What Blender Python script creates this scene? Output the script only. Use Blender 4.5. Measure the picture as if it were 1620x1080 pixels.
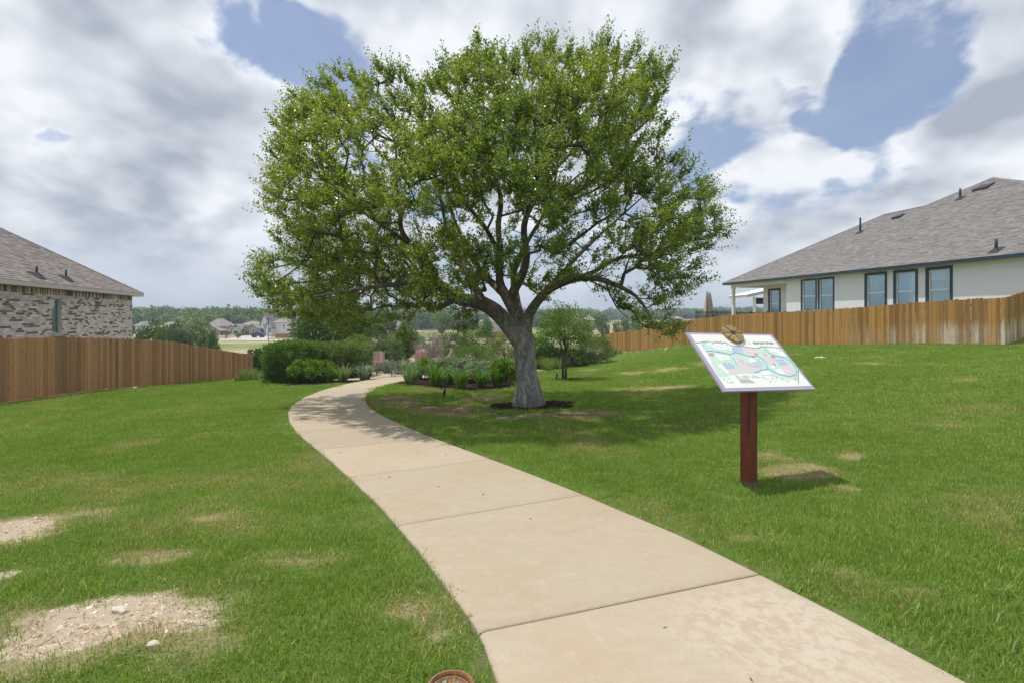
import bpy, math, random
import numpy as np
from mathutils import Vector, Matrix

for o in list(bpy.data.objects):
    bpy.data.objects.remove(o)
SC = bpy.context.scene
COL = SC.collection
rng = np.random.default_rng(11)
random.seed(5)

# ------------------------------------------------------------------ camera
F = 850.0            # focal length in photograph pixels (photo 1620 px wide)
HOR = 500.0          # row of the horizon in the photograph
EYE = 1.5
cam = bpy.data.cameras.new('camera')
cam.sensor_width = 36.0
cam.lens = F / 1620 * 36
cam.shift_y = -(540 - HOR) / 1620
cam.clip_start = 0.05
cam.clip_end = 9000
cam_ob = bpy.data.objects.new('camera', cam)
cam_ob.location = (0, 0, EYE)
cam_ob.rotation_euler = (math.pi / 2, 0, 0)
COL.objects.link(cam_ob)
SC.camera = cam_ob

# ------------------------------------------------------------------ sun, sky, exposure
SUN_FROM = Vector((-0.33, 0.10, 1.0)).normalized()
sl = bpy.data.lights.new('sun', 'SUN')
sl.energy = 2.7
sl.angle = math.radians(0.8)
sl.color = (1.0, 0.965, 0.91)
so = bpy.data.objects.new('sun', sl)
so.rotation_euler = SUN_FROM.to_track_quat('Z', 'Y').to_euler()
COL.objects.link(so)

SC.view_settings.view_transform = 'Standard'
SC.view_settings.look = 'None'
SC.view_settings.exposure = 0.45
SC.view_settings.gamma = 1.0
SC.view_settings.use_curve_mapping = False
SC.render.engine = 'CYCLES'
SC.cycles.use_denoising = True
SC.cycles.max_bounces = 6
SC.cycles.transparent_max_bounces = 8
SC.cycles.sample_clamp_indirect = 4.0


class NT:
    """small helper to write node trees"""
    def __init__(s, tree):
        s.t = tree
        s.n = tree.nodes
        s.l = tree.links

    def node(s, typ, ins=None, **props):
        n = s.n.new(typ)
        for k, v in props.items():
            setattr(n, k, v)
        if ins:
            for k, v in ins.items():
                s.put(n.inputs[k], v)
        return n

    def put(s, sock, v):
        if isinstance(v, bpy.types.NodeSocket):
            s.l.new(v, sock)
        elif isinstance(v, bpy.types.Node):
            s.l.new(v.outputs[0], sock)
        else:
            if hasattr(sock, 'default_value'):
                try:
                    sock.default_value = v
                except Exception:
                    if isinstance(v, (tuple, list)) and len(v) == 3:
                        sock.default_value = (*v, 1)
                    else:
                        raise

    def math(s, op, a, b=0.0, c=0.0, clamp=False):
        n = s.node('ShaderNodeMath', {0: a, 1: b, 2: c}, operation=op)
        n.use_clamp = clamp
        return n.outputs[0]

    def mix(s, f, a, b, blend='MIX'):
        n = s.n.new('ShaderNodeMix')
        n.data_type = 'RGBA'
        n.blend_type = blend
        n.clamp_factor = True
        s.put(n.inputs[0], f)
        s.put(n.inputs[6], (*a, 1) if isinstance(a, tuple) and len(a) == 3 else a)
        s.put(n.inputs[7], (*b, 1) if isinstance(b, tuple) and len(b) == 3 else b)
        return n.outputs[2]

    def noise(s, vec, scale, detail=4, rough=0.55, dist=0.0, w=None):
        n = s.n.new('ShaderNodeTexNoise')
        if w is not None:
            n.noise_dimensions = '4D'
            n.inputs['W'].default_value = w
        if vec is not None:
            s.put(n.inputs['Vector'], vec)
        n.inputs['Scale'].default_value = scale
        n.inputs['Detail'].default_value = detail
        n.inputs['Roughness'].default_value = rough
        n.inputs['Distortion'].default_value = dist
        return n.outputs['Fac']

    def ramp(s, v, lo, hi, a=0.0, b=1.0, smooth=False):
        n = s.n.new('ShaderNodeMapRange')
        n.clamp = True
        if smooth:
            n.interpolation_type = 'SMOOTHSTEP'
        s.put(n.inputs[0], v)
        s.put(n.inputs[1], lo); s.put(n.inputs[2], hi); s.put(n.inputs[3], a); s.put(n.inputs[4], b)
        return n.outputs[0]

    def mapping(s, vec, scale=(1, 1, 1), loc=(0, 0, 0), rot=(0, 0, 0)):
        n = s.n.new('ShaderNodeMapping')
        s.put(n.inputs['Vector'], vec)
        n.inputs['Scale'].default_value = scale
        n.inputs['Location'].default_value = loc
        n.inputs['Rotation'].default_value = rot
        return n.outputs[0]


def photo_dir(px, py):
    return Vector(((px - 810) / F, 1, (HOR - py) / F)).normalized()


world = bpy.data.worlds.new('World')
SC.world = world
world.use_nodes = True
w = NT(world.node_tree)
w.n.clear()
sky = w.node('ShaderNodeTexSky', sky_type='NISHITA')
sky.sun_disc = False
sky.sun_elevation = math.asin(SUN_FROM.z)
sky.sun_rotation = math.atan2(SUN_FROM.x, SUN_FROM.y)
sky.altitude = 200
sky.air_density = 1.0
sky.dust_density = 1.6
sky.ozone_density = 1.0
tc = w.node('ShaderNodeTexCoord')
sep = w.node('ShaderNodeSeparateXYZ', {0: tc.outputs['Generated']})
zc = w.math('MAXIMUM', sep.outputs[2], 0.0)
zz = w.math('ADD', zc, 0.40)
u = w.math('DIVIDE', sep.outputs[0], zz)
v = w.math('DIVIDE', sep.outputs[1], zz)
pv = w.node('ShaderNodeCombineXYZ', {0: u, 1: v, 2: 0.37})
warp = w.node('ShaderNodeTexNoise', {'Vector': pv, 'Scale': 2.4, 'Detail': 4.0})
wv = w.node('ShaderNodeVectorMath', {0: warp.outputs['Color'], 1: (0.5, 0.5, 0.5)}, operation='SUBTRACT')
wv2 = w.node('ShaderNodeVectorMath', {0: wv, 3: 0.12}, operation='SCALE')
pw = w.node('ShaderNodeVectorMath', {0: pv, 1: wv2}, operation='ADD')
rot_ = 0.5


def deck(off, det=9):
    q = w.mapping(pw, scale=(1.0, 0.85, 1.0), rot=(0, 0, rot_), loc=(3.1 + off[0], 0.4 + off[1], 0))
    return w.noise(q, 3.0, det, 0.56, 0.0)


cov = deck((0, 0))
cov_a = deck((0, 0), 3.5)
cov2 = deck((0.04, 0.11), 3.5)
# breaks and banks in the cloud deck (direction, half width in degrees, strength), with ragged rims
rag = w.node('ShaderNodeTexNoise', {'Vector': pw, 'Scale': 4.0, 'Detail': 6.0})
rag1 = w.node('ShaderNodeVectorMath', {0: rag.outputs['Color'], 1: (0.5, 0.5, 0.5)}, operation='SUBTRACT')
rag2 = w.node('ShaderNodeVectorMath', {0: rag1, 3: 0.28}, operation='SCALE')
rd = w.node('ShaderNodeVectorMath', {0: tc.outputs['Generated'], 1: rag2}, operation='ADD')
rdn = w.node('ShaderNodeVectorMath', {0: rd}, operation='NORMALIZE')
holes = [((395, 25), 8, .17), ((505, 95), 7, .17), ((1190, 125), 4.5, .12), ((1215, 190), 5, .13), ((1330, 150), 5, .06),
         ((1400, 170), 8, .11), ((1500, 130), 5, .09), ((1440, 15), 8, .15), ((1105, 255), 7, .13), ((1330, 235), 8.0, .08), ((1270, 185), 5, .06),
         ((75, 228), 2.5, .14), ((1180, 310), 6, .07), ((640, 260), 8, .10), ((330, 70), 4, .12), ((1420, 255), 7, .06)]
banks = [((200, 130), 26, .10), ((840, 20), 26, .17), ((1590, 90), 10, .20), ((1420, 330), 16, .14), ((1230, 60), 12, .10), ((1580, 280), 10, .12),
         ((200, 360), 30, .11), ((1200, 220), 5, .12), ((1150, 70), 10, .12), ((1360, 70), 8, .12), ((1150, 390), 8, .10)]
acc = cov
for sgn, lst in ((-1, holes), (1, banks)):
    for (q, deg, dep) in lst:
        d = w.node('ShaderNodeVectorMath', {0: rdn, 1: tuple(photo_dir(*q))}, operation='DOT_PRODUCT')
        m = w.ramp(d.outputs['Value'], math.cos(math.radians(deg)), 1.0, 0.0, dep * sgn * (1.35 if sgn < 0 else 0.92), smooth=True)
        acc = w.math('ADD', acc, m)
fine = w.noise(pw, 10.0, 7, 0.60, 0.2)
acc = w.math('ADD', acc, w.math('MULTIPLY', w.math('SUBTRACT', fine, 0.5), 0.08))
alpha = w.ramp(acc, 0.39, 0.55, 0.0, 1.0, smooth=True)
relief = w.math('MULTIPLY', w.math('SUBTRACT', cov_a, cov2), 3.6)
thick = w.ramp(acc, 0.44, 0.74, 0.26, -0.22)
shade_n = w.ramp(w.noise(w.mapping(pw, scale=(0.8, 1.25, 1.0), loc=(7.3, 2.2, 0)), 1.7, 5, 0.5, 0.2), 0.33, 0.66, -0.30, 0.30)
bright = w.math('ADD', w.math('ADD', relief, thick), w.math('ADD', shade_n, 0.64), clamp=True)
bright = w.math('ADD', bright, w.math('MULTIPLY', w.math('SUBTRACT', fine, 0.5), 0.20), clamp=True)
cloud = w.mix(bright, (0.305, 0.34, 0.405), (0.69, 0.715, 0.755))
skyc = w.mix(1.0, sky.outputs[0], (0.080, 0.083, 0.094), 'MULTIPLY')
veil = w.ramp(w.noise(pw, 1.6, 6, 0.6), 0.3, 0.7, 0.06, 0.42)
skyc = w.mix(veil, skyc, (0.42, 0.47, 0.55))
allc = w.mix(alpha, skyc, cloud)
hz = w.ramp(sep.outputs[2], 0.0, 0.20, 0.75, 0.0, smooth=True)
allc = w.mix(hz, allc, (0.45, 0.51, 0.58))
bg = w.node('ShaderNodeBackground', {'Color': allc, 'Strength': 1.0})
wo = w.node('ShaderNodeOutputWorld', {'Surface': bg})


# ------------------------------------------------------------------ mesh helpers
def link(name, me, parent=None):
    o = bpy.data.objects.new(name, me)
    COL.objects.link(o)
    if parent is not None:
        o.parent = parent
    return o


def tag(o, label=None, cat=None, group=None, kind=None):
    for k, val in (('label', label), ('category', cat), ('group', group), ('kind', kind)):
        if val is not None:
            o[k] = val
    return o


def empty(name, loc, rz=0.0, label=None, cat=None, group=None, kind=None):
    o = bpy.data.objects.new(name, None)
    COL.objects.link(o)
    o.location = loc
    o.rotation_euler = (0, 0, rz)
    o.empty_display_size = 0.2
    return tag(o, label, cat, group, kind)


def np_mesh(name, V, Fq, mats, cols=None, smooth=False, midx=None):
    """V (n,3), Fq (m,k) all faces with k corners; cols (n,3) per vertex"""
    V = np.asarray(V, dtype=np.float32)
    Fq = np.asarray(Fq, dtype=np.int32)
    me = bpy.data.meshes.new(name)
    n, m, k = len(V), len(Fq), Fq.shape[1]
    me.vertices.add(n)
    me.vertices.foreach_set('co', V.ravel())
    me.loops.add(m * k)
    me.loops.foreach_set('vertex_index', Fq.ravel())
    me.polygons.add(m)
    me.polygons.foreach_set('loop_start', np.arange(m, dtype=np.int32) * k)
    me.polygons.foreach_set('loop_total', np.full(m, k, dtype=np.int32))
    if midx is not None:
        me.polygons.foreach_set('material_index', np.asarray(midx, dtype=np.int32))
    me.polygons.foreach_set('use_smooth', np.full(m, bool(smooth)))
    for mm in (mats if isinstance(mats, (list, tuple)) else [mats]):
        me.materials.append(mm)
    if cols is not None:
        a = me.attributes.new('Col', 'FLOAT_COLOR', 'POINT')
        c = np.ones((n, 4), dtype=np.float32)
        c[:, :3] = cols
        a.data.foreach_set('color', c.ravel())
    me.update(calc_edges=True)
    return me


class MB:
    """collects polygons into one mesh"""
    def __init__(s):
        s.v = []; s.f = []; s.m = []; s.c = []

    def add(s, V, Fs, col=(1, 1, 1), mi=0):
        b = len(s.v)
        s.v += [tuple(p) for p in V]
        s.c += [col] * len(V)
        s.f += [tuple(i + b for i in f) for f in Fs]
        s.m += [mi] * len(Fs)

    def box(s, lo, hi, col=(1, 1, 1), mi=0, M=None):
        x0, y0, z0 = lo; x1, y1, z1 = hi
        V = [(x0, y0, z0), (x1, y0, z0), (x1, y1, z0), (x0, y1, z0), (x0, y0, z1), (x1, y0, z1), (x1, y1, z1), (x0, y1, z1)]
        if M is not None:
            V = [tuple(M @ Vector(p)) for p in V]
        s.add(V, [(0, 3, 2, 1), (4, 5, 6, 7), (0, 1, 5, 4), (1, 2, 6, 5), (2, 3, 7, 6), (3, 0, 4, 7)], col, mi)

    def prism(s, poly, depth_vec, M=None, col=(1, 1, 1), mi=0):
        """poly: list of 3D points, extruded along depth_vec"""
        n = len(poly)
        A = [Vector(p) for p in poly]
        B = [p + Vector(depth_vec) for p in A]
        V = A + B
        if M is not None:
            V = [M @ p for p in V]
        fs = [tuple(range(n))[::-1], tuple(range(n, 2 * n))]
        for i in range(n):
            j = (i + 1) % n
            fs.append((i, j, j + n, i + n))
        s.add(V, fs, col, mi)

    def tube(s, pts, rad, n=8, col=(1, 1, 1), mi=0, cap=True, wob=0.0):
        pts = [Vector(p) for p in pts]
        rings = []
        prev = None
        V = []
        for i, p in enumerate(pts):
            t = (pts[min(i + 1, len(pts) - 1)] - pts[max(i - 1, 0)])
            t = t.normalized() if t.length > 1e-9 else Vector((0, 0, 1))
            if prev is None:
                a = Vector((0, 1, 0)) if abs(t.y) < 0.9 else Vector((1, 0, 0))
            else:
                a = prev
            x = (a - t * a.dot(t)).normalized()
            prev = x
            y = t.cross(x)
            r = rad[i] if hasattr(rad, '__len__') else rad
            for k in range(n):
                th = 2 * math.pi * k / n
                rr = r * (1 + (wob * random.uniform(-1, 1) if wob else 0))
                V.append(p + x * math.cos(th) * rr + y * math.sin(th) * rr)
        fs = []
        for i in range(len(pts) - 1):
            for k in range(n):
                k2 = (k + 1) % n
                fs.append((i * n + k, i * n + k2, (i + 1) * n + k2, (i + 1) * n + k))
        if cap:
            fs.append(tuple(range(n))[::-1])
            fs.append(tuple(range((len(pts) - 1) * n, len(pts) * n)))
        s.add(V, fs, col, mi)

    def cone(s, c, r0, r1, h, n=12, col=(1, 1, 1), mi=0):
        s.tube([c, (c[0], c[1], c[2] + h)], [r0, r1], n, col, mi)

    def mesh(s, name, mats, smooth=False):
        me = bpy.data.meshes.new(name)
        me.from_pydata(s.v, [], s.f)
        for mm in (mats if isinstance(mats, (list, tuple)) else [mats]):
            me.materials.append(mm)
        me.polygons.foreach_set('material_index', s.m)
        if smooth:
            me.polygons.foreach_set('use_smooth', [True] * len(s.f))
        a = me.attributes.new('Col', 'FLOAT_COLOR', 'POINT')
        c = np.ones((len(s.v), 4), dtype=np.float32)
        c[:, :3] = np.array(s.c, dtype=np.float32).reshape(-1, 3)
        a.data.foreach_set('color', c.ravel())
        me.update()
        return me

    def build(s, name, mats, parent=None, smooth=False):
        return link(name, s.mesh(name, mats, smooth), parent)


def ss(x, a, b):
    t = np.clip((np.asarray(x, dtype=float) - a) / (b - a), 0, 1)
    return t * t * (3 - 2 * t)


# value noise in numpy, for shapes
_perm = np.random.default_rng(3).random((64, 64))


def vnoise(x, y, s=1.0, oct=3):
    x = np.asarray(x, dtype=float) * s; y = np.asarray(y, dtype=float) * s
    out = 0; amp = 1; tot = 0
    for o in range(oct):
        xi = np.floor(x).astype(int); yi = np.floor(y).astype(int)
        fx = x - xi; fy = y - yi
        fx = fx * fx * (3 - 2 * fx); fy = fy * fy * (3 - 2 * fy)
        g = lambda i, j: _perm[(i + o * 17) % 64, (j + o * 29) % 64]
        out = out + amp * ((g(xi, yi) * (1 - fx) + g(xi + 1, yi) * fx) * (1 - fy) + (g(xi, yi + 1) * (1 - fx) + g(xi + 1, yi + 1) * fx) * fy)
        tot += amp; amp *= 0.5; x = x * 2.03 + 7.1; y = y * 2.03 + 3.3
    return out / tot


# ------------------------------------------------------------------ ground shape
def z_base(X, Y):
    X = np.asarray(X, dtype=float); Y = np.asarray(Y, dtype=float)
    a = 0.044 + 0.02 * ss(-X, 2, 14.5)
    Yc = np.minimum(Y, 60)
    zn = -a * Yc + 1.27 * ss(X, 3, 15) * ss(Y, -4, 9)
    rv = np.hypot(X, Y)
    zv = -5.0 + 3.2 * ss(rv, 260, 640) + 2.4 * ss(X / np.maximum(Y, 1), .1, .5) * ss(rv, 120, 300) + 4 * ss(rv, 650, 1500) - 5 * ss(rv, 1500, 3000)
    wv_ = ss(Y, 27, 72) * (1 - ss(X, 5, 14) * (1 - ss(Y, 60, 130)))
    wv_ = np.maximum(wv_, ss(np.abs(X), 40, 90))
    return zn * (1 - wv_) + zv * wv_


_ctrl = [(-14.5, 12.0, -.78), (-14.5, 15.2, -.97), (-14.5, 18, -1.04), (-14.5, 22.8, -1.40), (-14.5, 25.7, -1.58), (-14.5, 30, -1.89),
         (19, 20.7, .36), (17.4, 26, .14), (15.7, 31.1, -.10), (13.6, 40.6, -.62), (12, 47, -1.3), (9.4, 54, -2.2), (20.9, 21.9, .69), (24, 24, .8),
         (24, 30, .75), (21, 37, .5), (18, 43, .45), (17.5, 48, .4), (-20, 18, -1.05), (-20, 26, -1.4), (0, 5, -.22), (0, 10, -.44), (0, 16, -.70),
         (-3, 12, -.54), (-4, 20, -.92), (-5, 25, -1.1), (-9, 22, -1.2), (2, 20, -.88), (6, 10, -.05), (3, 6, -.22), (8, 24, -.45)]
_C = np.array(_ctrl)
_SIG = 4.0
_A = np.exp(-((_C[:, None, 0] - _C[None, :, 0]) ** 2 + (_C[:, None, 1] - _C[None, :, 1]) ** 2) / (2 * _SIG ** 2))
_w = np.linalg.solve(_A + 0.02 * np.eye(len(_C)), _C[:, 2] - z_base(_C[:, 0], _C[:, 1]))


def gz(X, Y):
    X = np.asarray(X, dtype=float); Y = np.asarray(Y, dtype=float)
    z = z_base(X, Y)
    for (cx, cy, _), wt in zip(_ctrl, _w):
        z = z + wt * np.exp(-((X - cx) ** 2 + (Y - cy) ** 2) / (2 * _SIG ** 2))
    return z + 0.03 * (vnoise(X, Y, 0.35, 2) - 0.5)


def gz1(x, y):
    return float(gz(x, y))


def Wp(px, py, Y):
    """point of the place seen at photo pixel (px,py) at distance Y"""
    return Vector(((px - 810) / F * Y, Y, EYE + (HOR - py) / F * Y))


def G(px, py):
    """where the line of sight through a photo pixel meets the ground"""
    Ys = np.concatenate([np.arange(1.2, 40, .02), np.arange(40, 400, .5)])
    d = (EYE + (HOR - py) / F * Ys) - gz((px - 810) / F * Ys, Ys)
    i = np.argmax(d < 0)
    if i == 0:
        i = len(Ys) - 1
    Y = Ys[i]
    x = (px - 810) / F * Y
    return Vector((x, Y, gz1(x, Y)))


# ------------------------------------------------------------------ materials
def new_mat(name):
    m = bpy.data.materials.new(name)
    m.use_nodes = True
    t = NT(m.node_tree)
    t.n.clear()
    out = t.n.new('ShaderNodeOutputMaterial')
    return m, t, out


def principled(t, out, color, rough=0.7, spec=0.3, bump=None, metal=0.0, bump_d=0.01, bump_s=1.0):
    p = t.n.new('ShaderNodeBsdfPrincipled')
    t.put(p.inputs['Base Color'], (*color, 1) if isinstance(color, tuple) and len(color) == 3 else color)
    t.put(p.inputs['Roughness'], rough)
    t.put(p.inputs['Specular IOR Level'], spec)
    t.put(p.inputs['Metallic'], metal)
    if bump is not None:
        b = t.node('ShaderNodeBump', {'Height': bump, 'Distance': bump_d, 'Strength': bump_s})
        t.put(p.inputs['Normal'], b.outputs[0])
    t.l.new(p.outputs[0], out.inputs[0])
    return p


def obj_co(t):
    return t.node('ShaderNodeTexCoord').outputs['Object']


def pos(t):
    return t.node('ShaderNodeNewGeometry').outputs['Position']


def simple_mat(name, color, rough=0.6, spec=0.3, var=0.12, scale=8, metal=0.0, bump=0.0):
    m, t, out = new_mat(name)
    co = obj_co(t)
    n = t.noise(co, scale, 5, 0.6)
    c = t.mix(1.0, color, t.mix(n, (1 - var,) * 3, (1 + var,) * 3), 'MULTIPLY')
    principled(t, out, c, rough, spec, n if bump else None, metal, bump or 0.01)
    return m


def col_mat(name, rough=0.7, spec=0.25, var=0.25, scale=30, bump=0.004, gain=1.0):
    """uses the per-piece colour stored on the mesh"""
    m, t, out = new_mat(name)
    a = t.node('ShaderNodeAttribute', attribute_name='Col')
    n = t.noise(obj_co(t), scale, 4, 0.6)
    c = t.mix(1.0, a.outputs['Color'], t.mix(n, ((1 - var) * gain,) * 3, ((1 + var) * gain,) * 3), 'MULTIPLY')
    principled(t, out, c, rough, spec, n, 0.0, bump)
    return m


def leaf_mat(name, trans=0.35, rough=0.45, spec=0.35, tcol=(1.25, 1.35, 0.5)):
    m, t, out = new_mat(name)
    a = t.node('ShaderNodeAttribute', attribute_name='Col')
    p = t.n.new('ShaderNodeBsdfPrincipled')
    t.put(p.inputs['Base Color'], a.outputs['Color'])
    p.inputs['Roughness'].default_value = rough
    p.inputs['Specular IOR Level'].default_value = spec
    tr = t.node('ShaderNodeBsdfTranslucent', {'Color': t.mix(1.0, a.outputs['Color'], tcol, 'MULTIPLY')})
    mx = t.node('ShaderNodeMixShader', {0: trans})
    t.l.new(p.outputs[0], mx.inputs[1]); t.l.new(tr.outputs[0], mx.inputs[2])
    t.l.new(mx.outputs[0], out.inputs[0])
    return m


M = {}
M['leaf'] = leaf_mat('leaf')
M['leaf_grey'] = leaf_mat('soft_leaf', 0.25, 0.7, 0.15, (1.1, 1.2, 0.8))
M['white_trim'] = simple_mat('white_trim', (0.82, 0.82, 0.82), 0.5, 0.3, 0.05)
M['navy_trim'] = simple_mat('navy_trim', (0.022, 0.045, 0.075), 0.45, 0.4, 0.2)
M['black_metal'] = simple_mat('black_metal', (0.02, 0.022, 0.026), 0.45, 0.4, 0.2)
M['dark_pipe'] = simple_mat('dark_pipe', (0.025, 0.03, 0.04), 0.6, 0.3, 0.3)
M['col'] = col_mat('coloured_pieces')
M['stone_col'] = col_mat('stone_pieces', 0.9, 0.1, 0.3, 40, 0.006)


def bark_mat(name, a, b, scale=9.0, upper=None):
    m, t, out = new_mat(name)
    co = obj_co(t)
    wq = t.node('ShaderNodeTexNoise', {'Vector': co, 'Scale': scale * .9, 'Detail': 3.0})
    wv_ = t.node('ShaderNodeVectorMath', {0: wq.outputs['Color'], 3: .22}, operation='SCALE')
    cw = t.node('ShaderNodeVectorMath', {0: co, 1: wv_}, operation='ADD')
    cz = t.mapping(cw, scale=(1, 1, 0.16))
    n1 = t.noise(cz, scale * 3.2, 7, 0.68, 0.3)
    n2 = t.noise(t.mapping(cw, scale=(1, 1, .55)), scale * 5.5, 5, .65)
    ridge = t.ramp(n1, .40, .60)
    plate = t.ramp(n2, .36, .62)
    big = t.noise(co, 1.6, 4, 0.6)
    c = t.mix(ridge, tuple(x * .38 for x in a), b)
    c = t.mix(t.math('MULTIPLY', plate, .65), c, tuple(min(.6, x * 1.25) for x in b))
    c = t.mix(t.ramp(big, 0.45, 0.7, 0, .5), c, a)
    if upper is not None:                 # crown shade painted onto the limbs, besides weathered grey trunk and browner young bark
        z = t.node('ShaderNodeSeparateXYZ', {0: co}).outputs[2]
        k = t.ramp(t.math('ADD', z, t.math('MULTIPLY', big, 1.2)), 1.9, 3.3, smooth=True)
        c = t.mix(k, c, t.mix(1.0, c, upper, 'MULTIPLY'))
    h = t.math('ADD', t.math('MULTIPLY', ridge, 0.8), t.math('MULTIPLY', plate, 0.5))
    principled(t, out, c, 0.92, 0.12, h, 0.0, 0.03)
    return m


M['oak_bark'] = bark_mat('oak_bark', (0.21, 0.19, 0.165), (0.53, 0.495, 0.455), 5.0, (.50, .44, .375))
M['limb_bark'] = M['oak_bark']
M['bark'] = bark_mat('bark', (0.15, 0.12, 0.09), (0.30, 0.25, 0.20), 12)


def copy_thing(o, parent=None):
    c = o.copy()
    COL.objects.link(c)
    c.parent = parent
    for ch in o.children:
        copy_thing(ch, c)
    return c


# ------------------------------------------------------------------ foliage helpers
def unit(v):
    return v / np.maximum(np.linalg.norm(v, axis=-1, keepdims=True), 1e-9)


def leaf_quads(P, D, L, Wd, r, nrm=None, jit=1.0):
    """one kite shaped leaf per row of P, pointing along D"""
    n = len(P)
    D = unit(D)
    R = r.normal(size=(n, 3)) if nrm is None else unit(nrm) * 1.2 + r.normal(size=(n, 3)) * jit * 0.6
    S = unit(np.cross(D, R))
    N = np.cross(S, D)
    L = np.asarray(L).reshape(-1, 1) * np.ones((n, 1)); Wd = np.asarray(Wd).reshape(-1, 1) * np.ones((n, 1))
    mid = P + D * L * 0.55
    V = np.stack([P, mid + S * Wd * .5 + N * L * .10, P + D * L - N * L * .05, mid - S * Wd * .5 + N * L * .10], axis=1).reshape(-1, 3)
    Fq = np.arange(n * 4).reshape(n, 4)
    return V, Fq


def palette(r, n, cols, jit=0.18):
    cols = np.array(cols)
    w_ = r.random((n, 1))
    k = r.integers(0, len(cols), n)
    k2 = r.integers(0, len(cols), n)
    c = cols[k] * w_ + cols[k2] * (1 - w_)
    return c * (1 + r.normal(size=(n, 1)) * jit).clip(0.5, 1.6)


GREEN = [(0.115, 0.20, 0.030), (0.16, 0.25, 0.036), (0.09, 0.165, 0.027)]
DARK = [(0.085, 0.15, 0.026), (0.11, 0.18, 0.034), (0.06, 0.115, 0.022)]
OLIVE = [(0.20, 0.235, 0.075), (0.16, 0.20, 0.065), (0.24, 0.27, 0.10)]
LIME = [(0.16, 0.265, 0.03), (0.19, 0.30, 0.045), (0.12, 0.21, 0.03)]
SILVER = [(0.36, 0.45, 0.29), (0.42, 0.50, 0.34), (0.29, 0.38, 0.23)]
GREYTWIG = [(0.36, 0.31, 0.28), (0.42, 0.37, 0.34), (0.27, 0.24, 0.21)]
STRAP = [(0.12, 0.24, 0.035), (0.16, 0.29, 0.05), (0.09, 0.19, 0.03)]
BLUE = [(0.19, 0.27, 0.21), (0.25, 0.33, 0.27), (0.15, 0.22, 0.16)]


def crown_mesh(name, seed, rx, ry, rz, zc_, nclump, nleaf, L, Wd, cols, shell=0.55, sig=0.16, mat=None, flat_bottom=0.0, hedge=0.0, up=0.3):
    """leaf clumps spread through an ellipsoid (or a rounded box for hedge>0) centred at height zc_"""
    r = np.random.default_rng(seed)
    d = unit(r.normal(size=(nclump, 3)))
    rad = shell + (1 - shell) * r.random((nclump, 1)) ** 0.5
    if hedge:
        e = np.max(np.abs(d), axis=1, keepdims=True)
        e = e * hedge + (1 - hedge)
        d = d / e
        d = np.clip(d, -1.0, 1.0)
    bump = 1 + 0.22 * (vnoise(d[:, 0] * 2 + seed, d[:, 1] * 2 + d[:, 2] * 3, 1.3, 2)[:, None] - 0.5) * (0.35 if hedge else 2)
    C = d * rad * bump * np.array([rx, ry, rz])
    C[:, 2] = np.where(C[:, 2] < 0, C[:, 2] * (1 - flat_bottom), C[:, 2])
    size = np.array([rx, ry, rz]).min() * sig
    tint = 1 + r.normal(size=nclump) * 0.16
    k = r.integers(0, nclump, nleaf)
    off = r.normal(size=(nleaf, 3)) * size
    P = C[k] + off
    out = unit(P / np.array([rx, ry, rz])) * 0.7 + unit(off) * 0.5 + r.normal(size=(nleaf, 3)) * 0.5
    out[:, 2] += up
    P[:, 2] += zc_
    V, Fq = leaf_quads(P, out, L * r.uniform(.65, 1.25, nleaf), Wd * r.uniform(.7, 1.2, nleaf), r)
    c = palette(r, nleaf, cols) * tint[k][:, None].clip(0.6, 1.5)
    return np_mesh(name, V, Fq, mat or M['leaf'], np.repeat(c, 4, axis=0))


def stems_mesh(name, seed, h, spread, n, r0, mat, base_spread=0.08):
    random.seed(seed)
    mb = MB()
    for i in range(n):
        a = random.uniform(0, 6.28)
        e = Vector((math.cos(a) * spread * random.uniform(.3, 1), math.sin(a) * spread * random.uniform(.3, 1), h * random.uniform(.75, 1)))
        b = Vector((math.cos(a) * base_spread, math.sin(a) * base_spread, -0.05))
        mid = b.lerp(e, .5) + Vector((random.uniform(-1, 1), random.uniform(-1, 1), .6)) * spread * .15
        mb.tube([b, b.lerp(mid, .5) + Vector((random.uniform(-.02, .02), 0, 0)), mid, e], [r0, r0 * .8, r0 * .6, r0 * .25], 6)
    return mb.mesh(name, mat, True)


def shrub(name, label, cat, x, y, rx, ry, h, seed, cols, nleaf=2600, L=.06, Wd=.03, group=None, nstem=7, mat=None, hedge=0.0, shell=.5, zfrac=.5, nclump=None, sig=.16, lift=0.0, smat=None, up=.3):
    e = empty(name, (x, y, gz1(x, y)), 0, label, cat, group)
    rz = h * (1 - zfrac * 0.5) / 1.0 * 0.5 if not hedge else h * .5
    zc_ = h - rz + lift
    me = crown_mesh('foliage', seed, rx, ry, rz, zc_, nclump or max(40, nleaf // 28), nleaf, L, Wd, cols, shell, sig, mat, 0.0, hedge, up)
    link('foliage', me, e)
    link('stem', stems_mesh('stem', seed + 1, h * .75, min(rx, ry) * .6, nstem, max(.012, h * .012), smat or M['bark']), e)
    return e

# ------------------------------------------------------------------ path outline (traced on the ground)
_left_px = [(785, 1080), (760, 1005), (725, 957), (690, 911), (660, 872), (632, 838), (600, 800), (555, 759), (525, 731), (497, 708), (472, 687), (458, 668),
            (455, 652), (462, 641), (480, 629), (505, 619), (535, 610), (565, 604), (585, 600)]
_right_px = [(1520, 1080), (1350, 985), (1192, 905), (1080, 851), (985, 810), (915, 780), (840, 751), (776, 727), (720, 706), (675, 689), (635, 672), (605, 658),
             (583, 643), (577, 632), (581, 622), (595, 614), (615, 607), (640, 602), (660, 598)]


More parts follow.
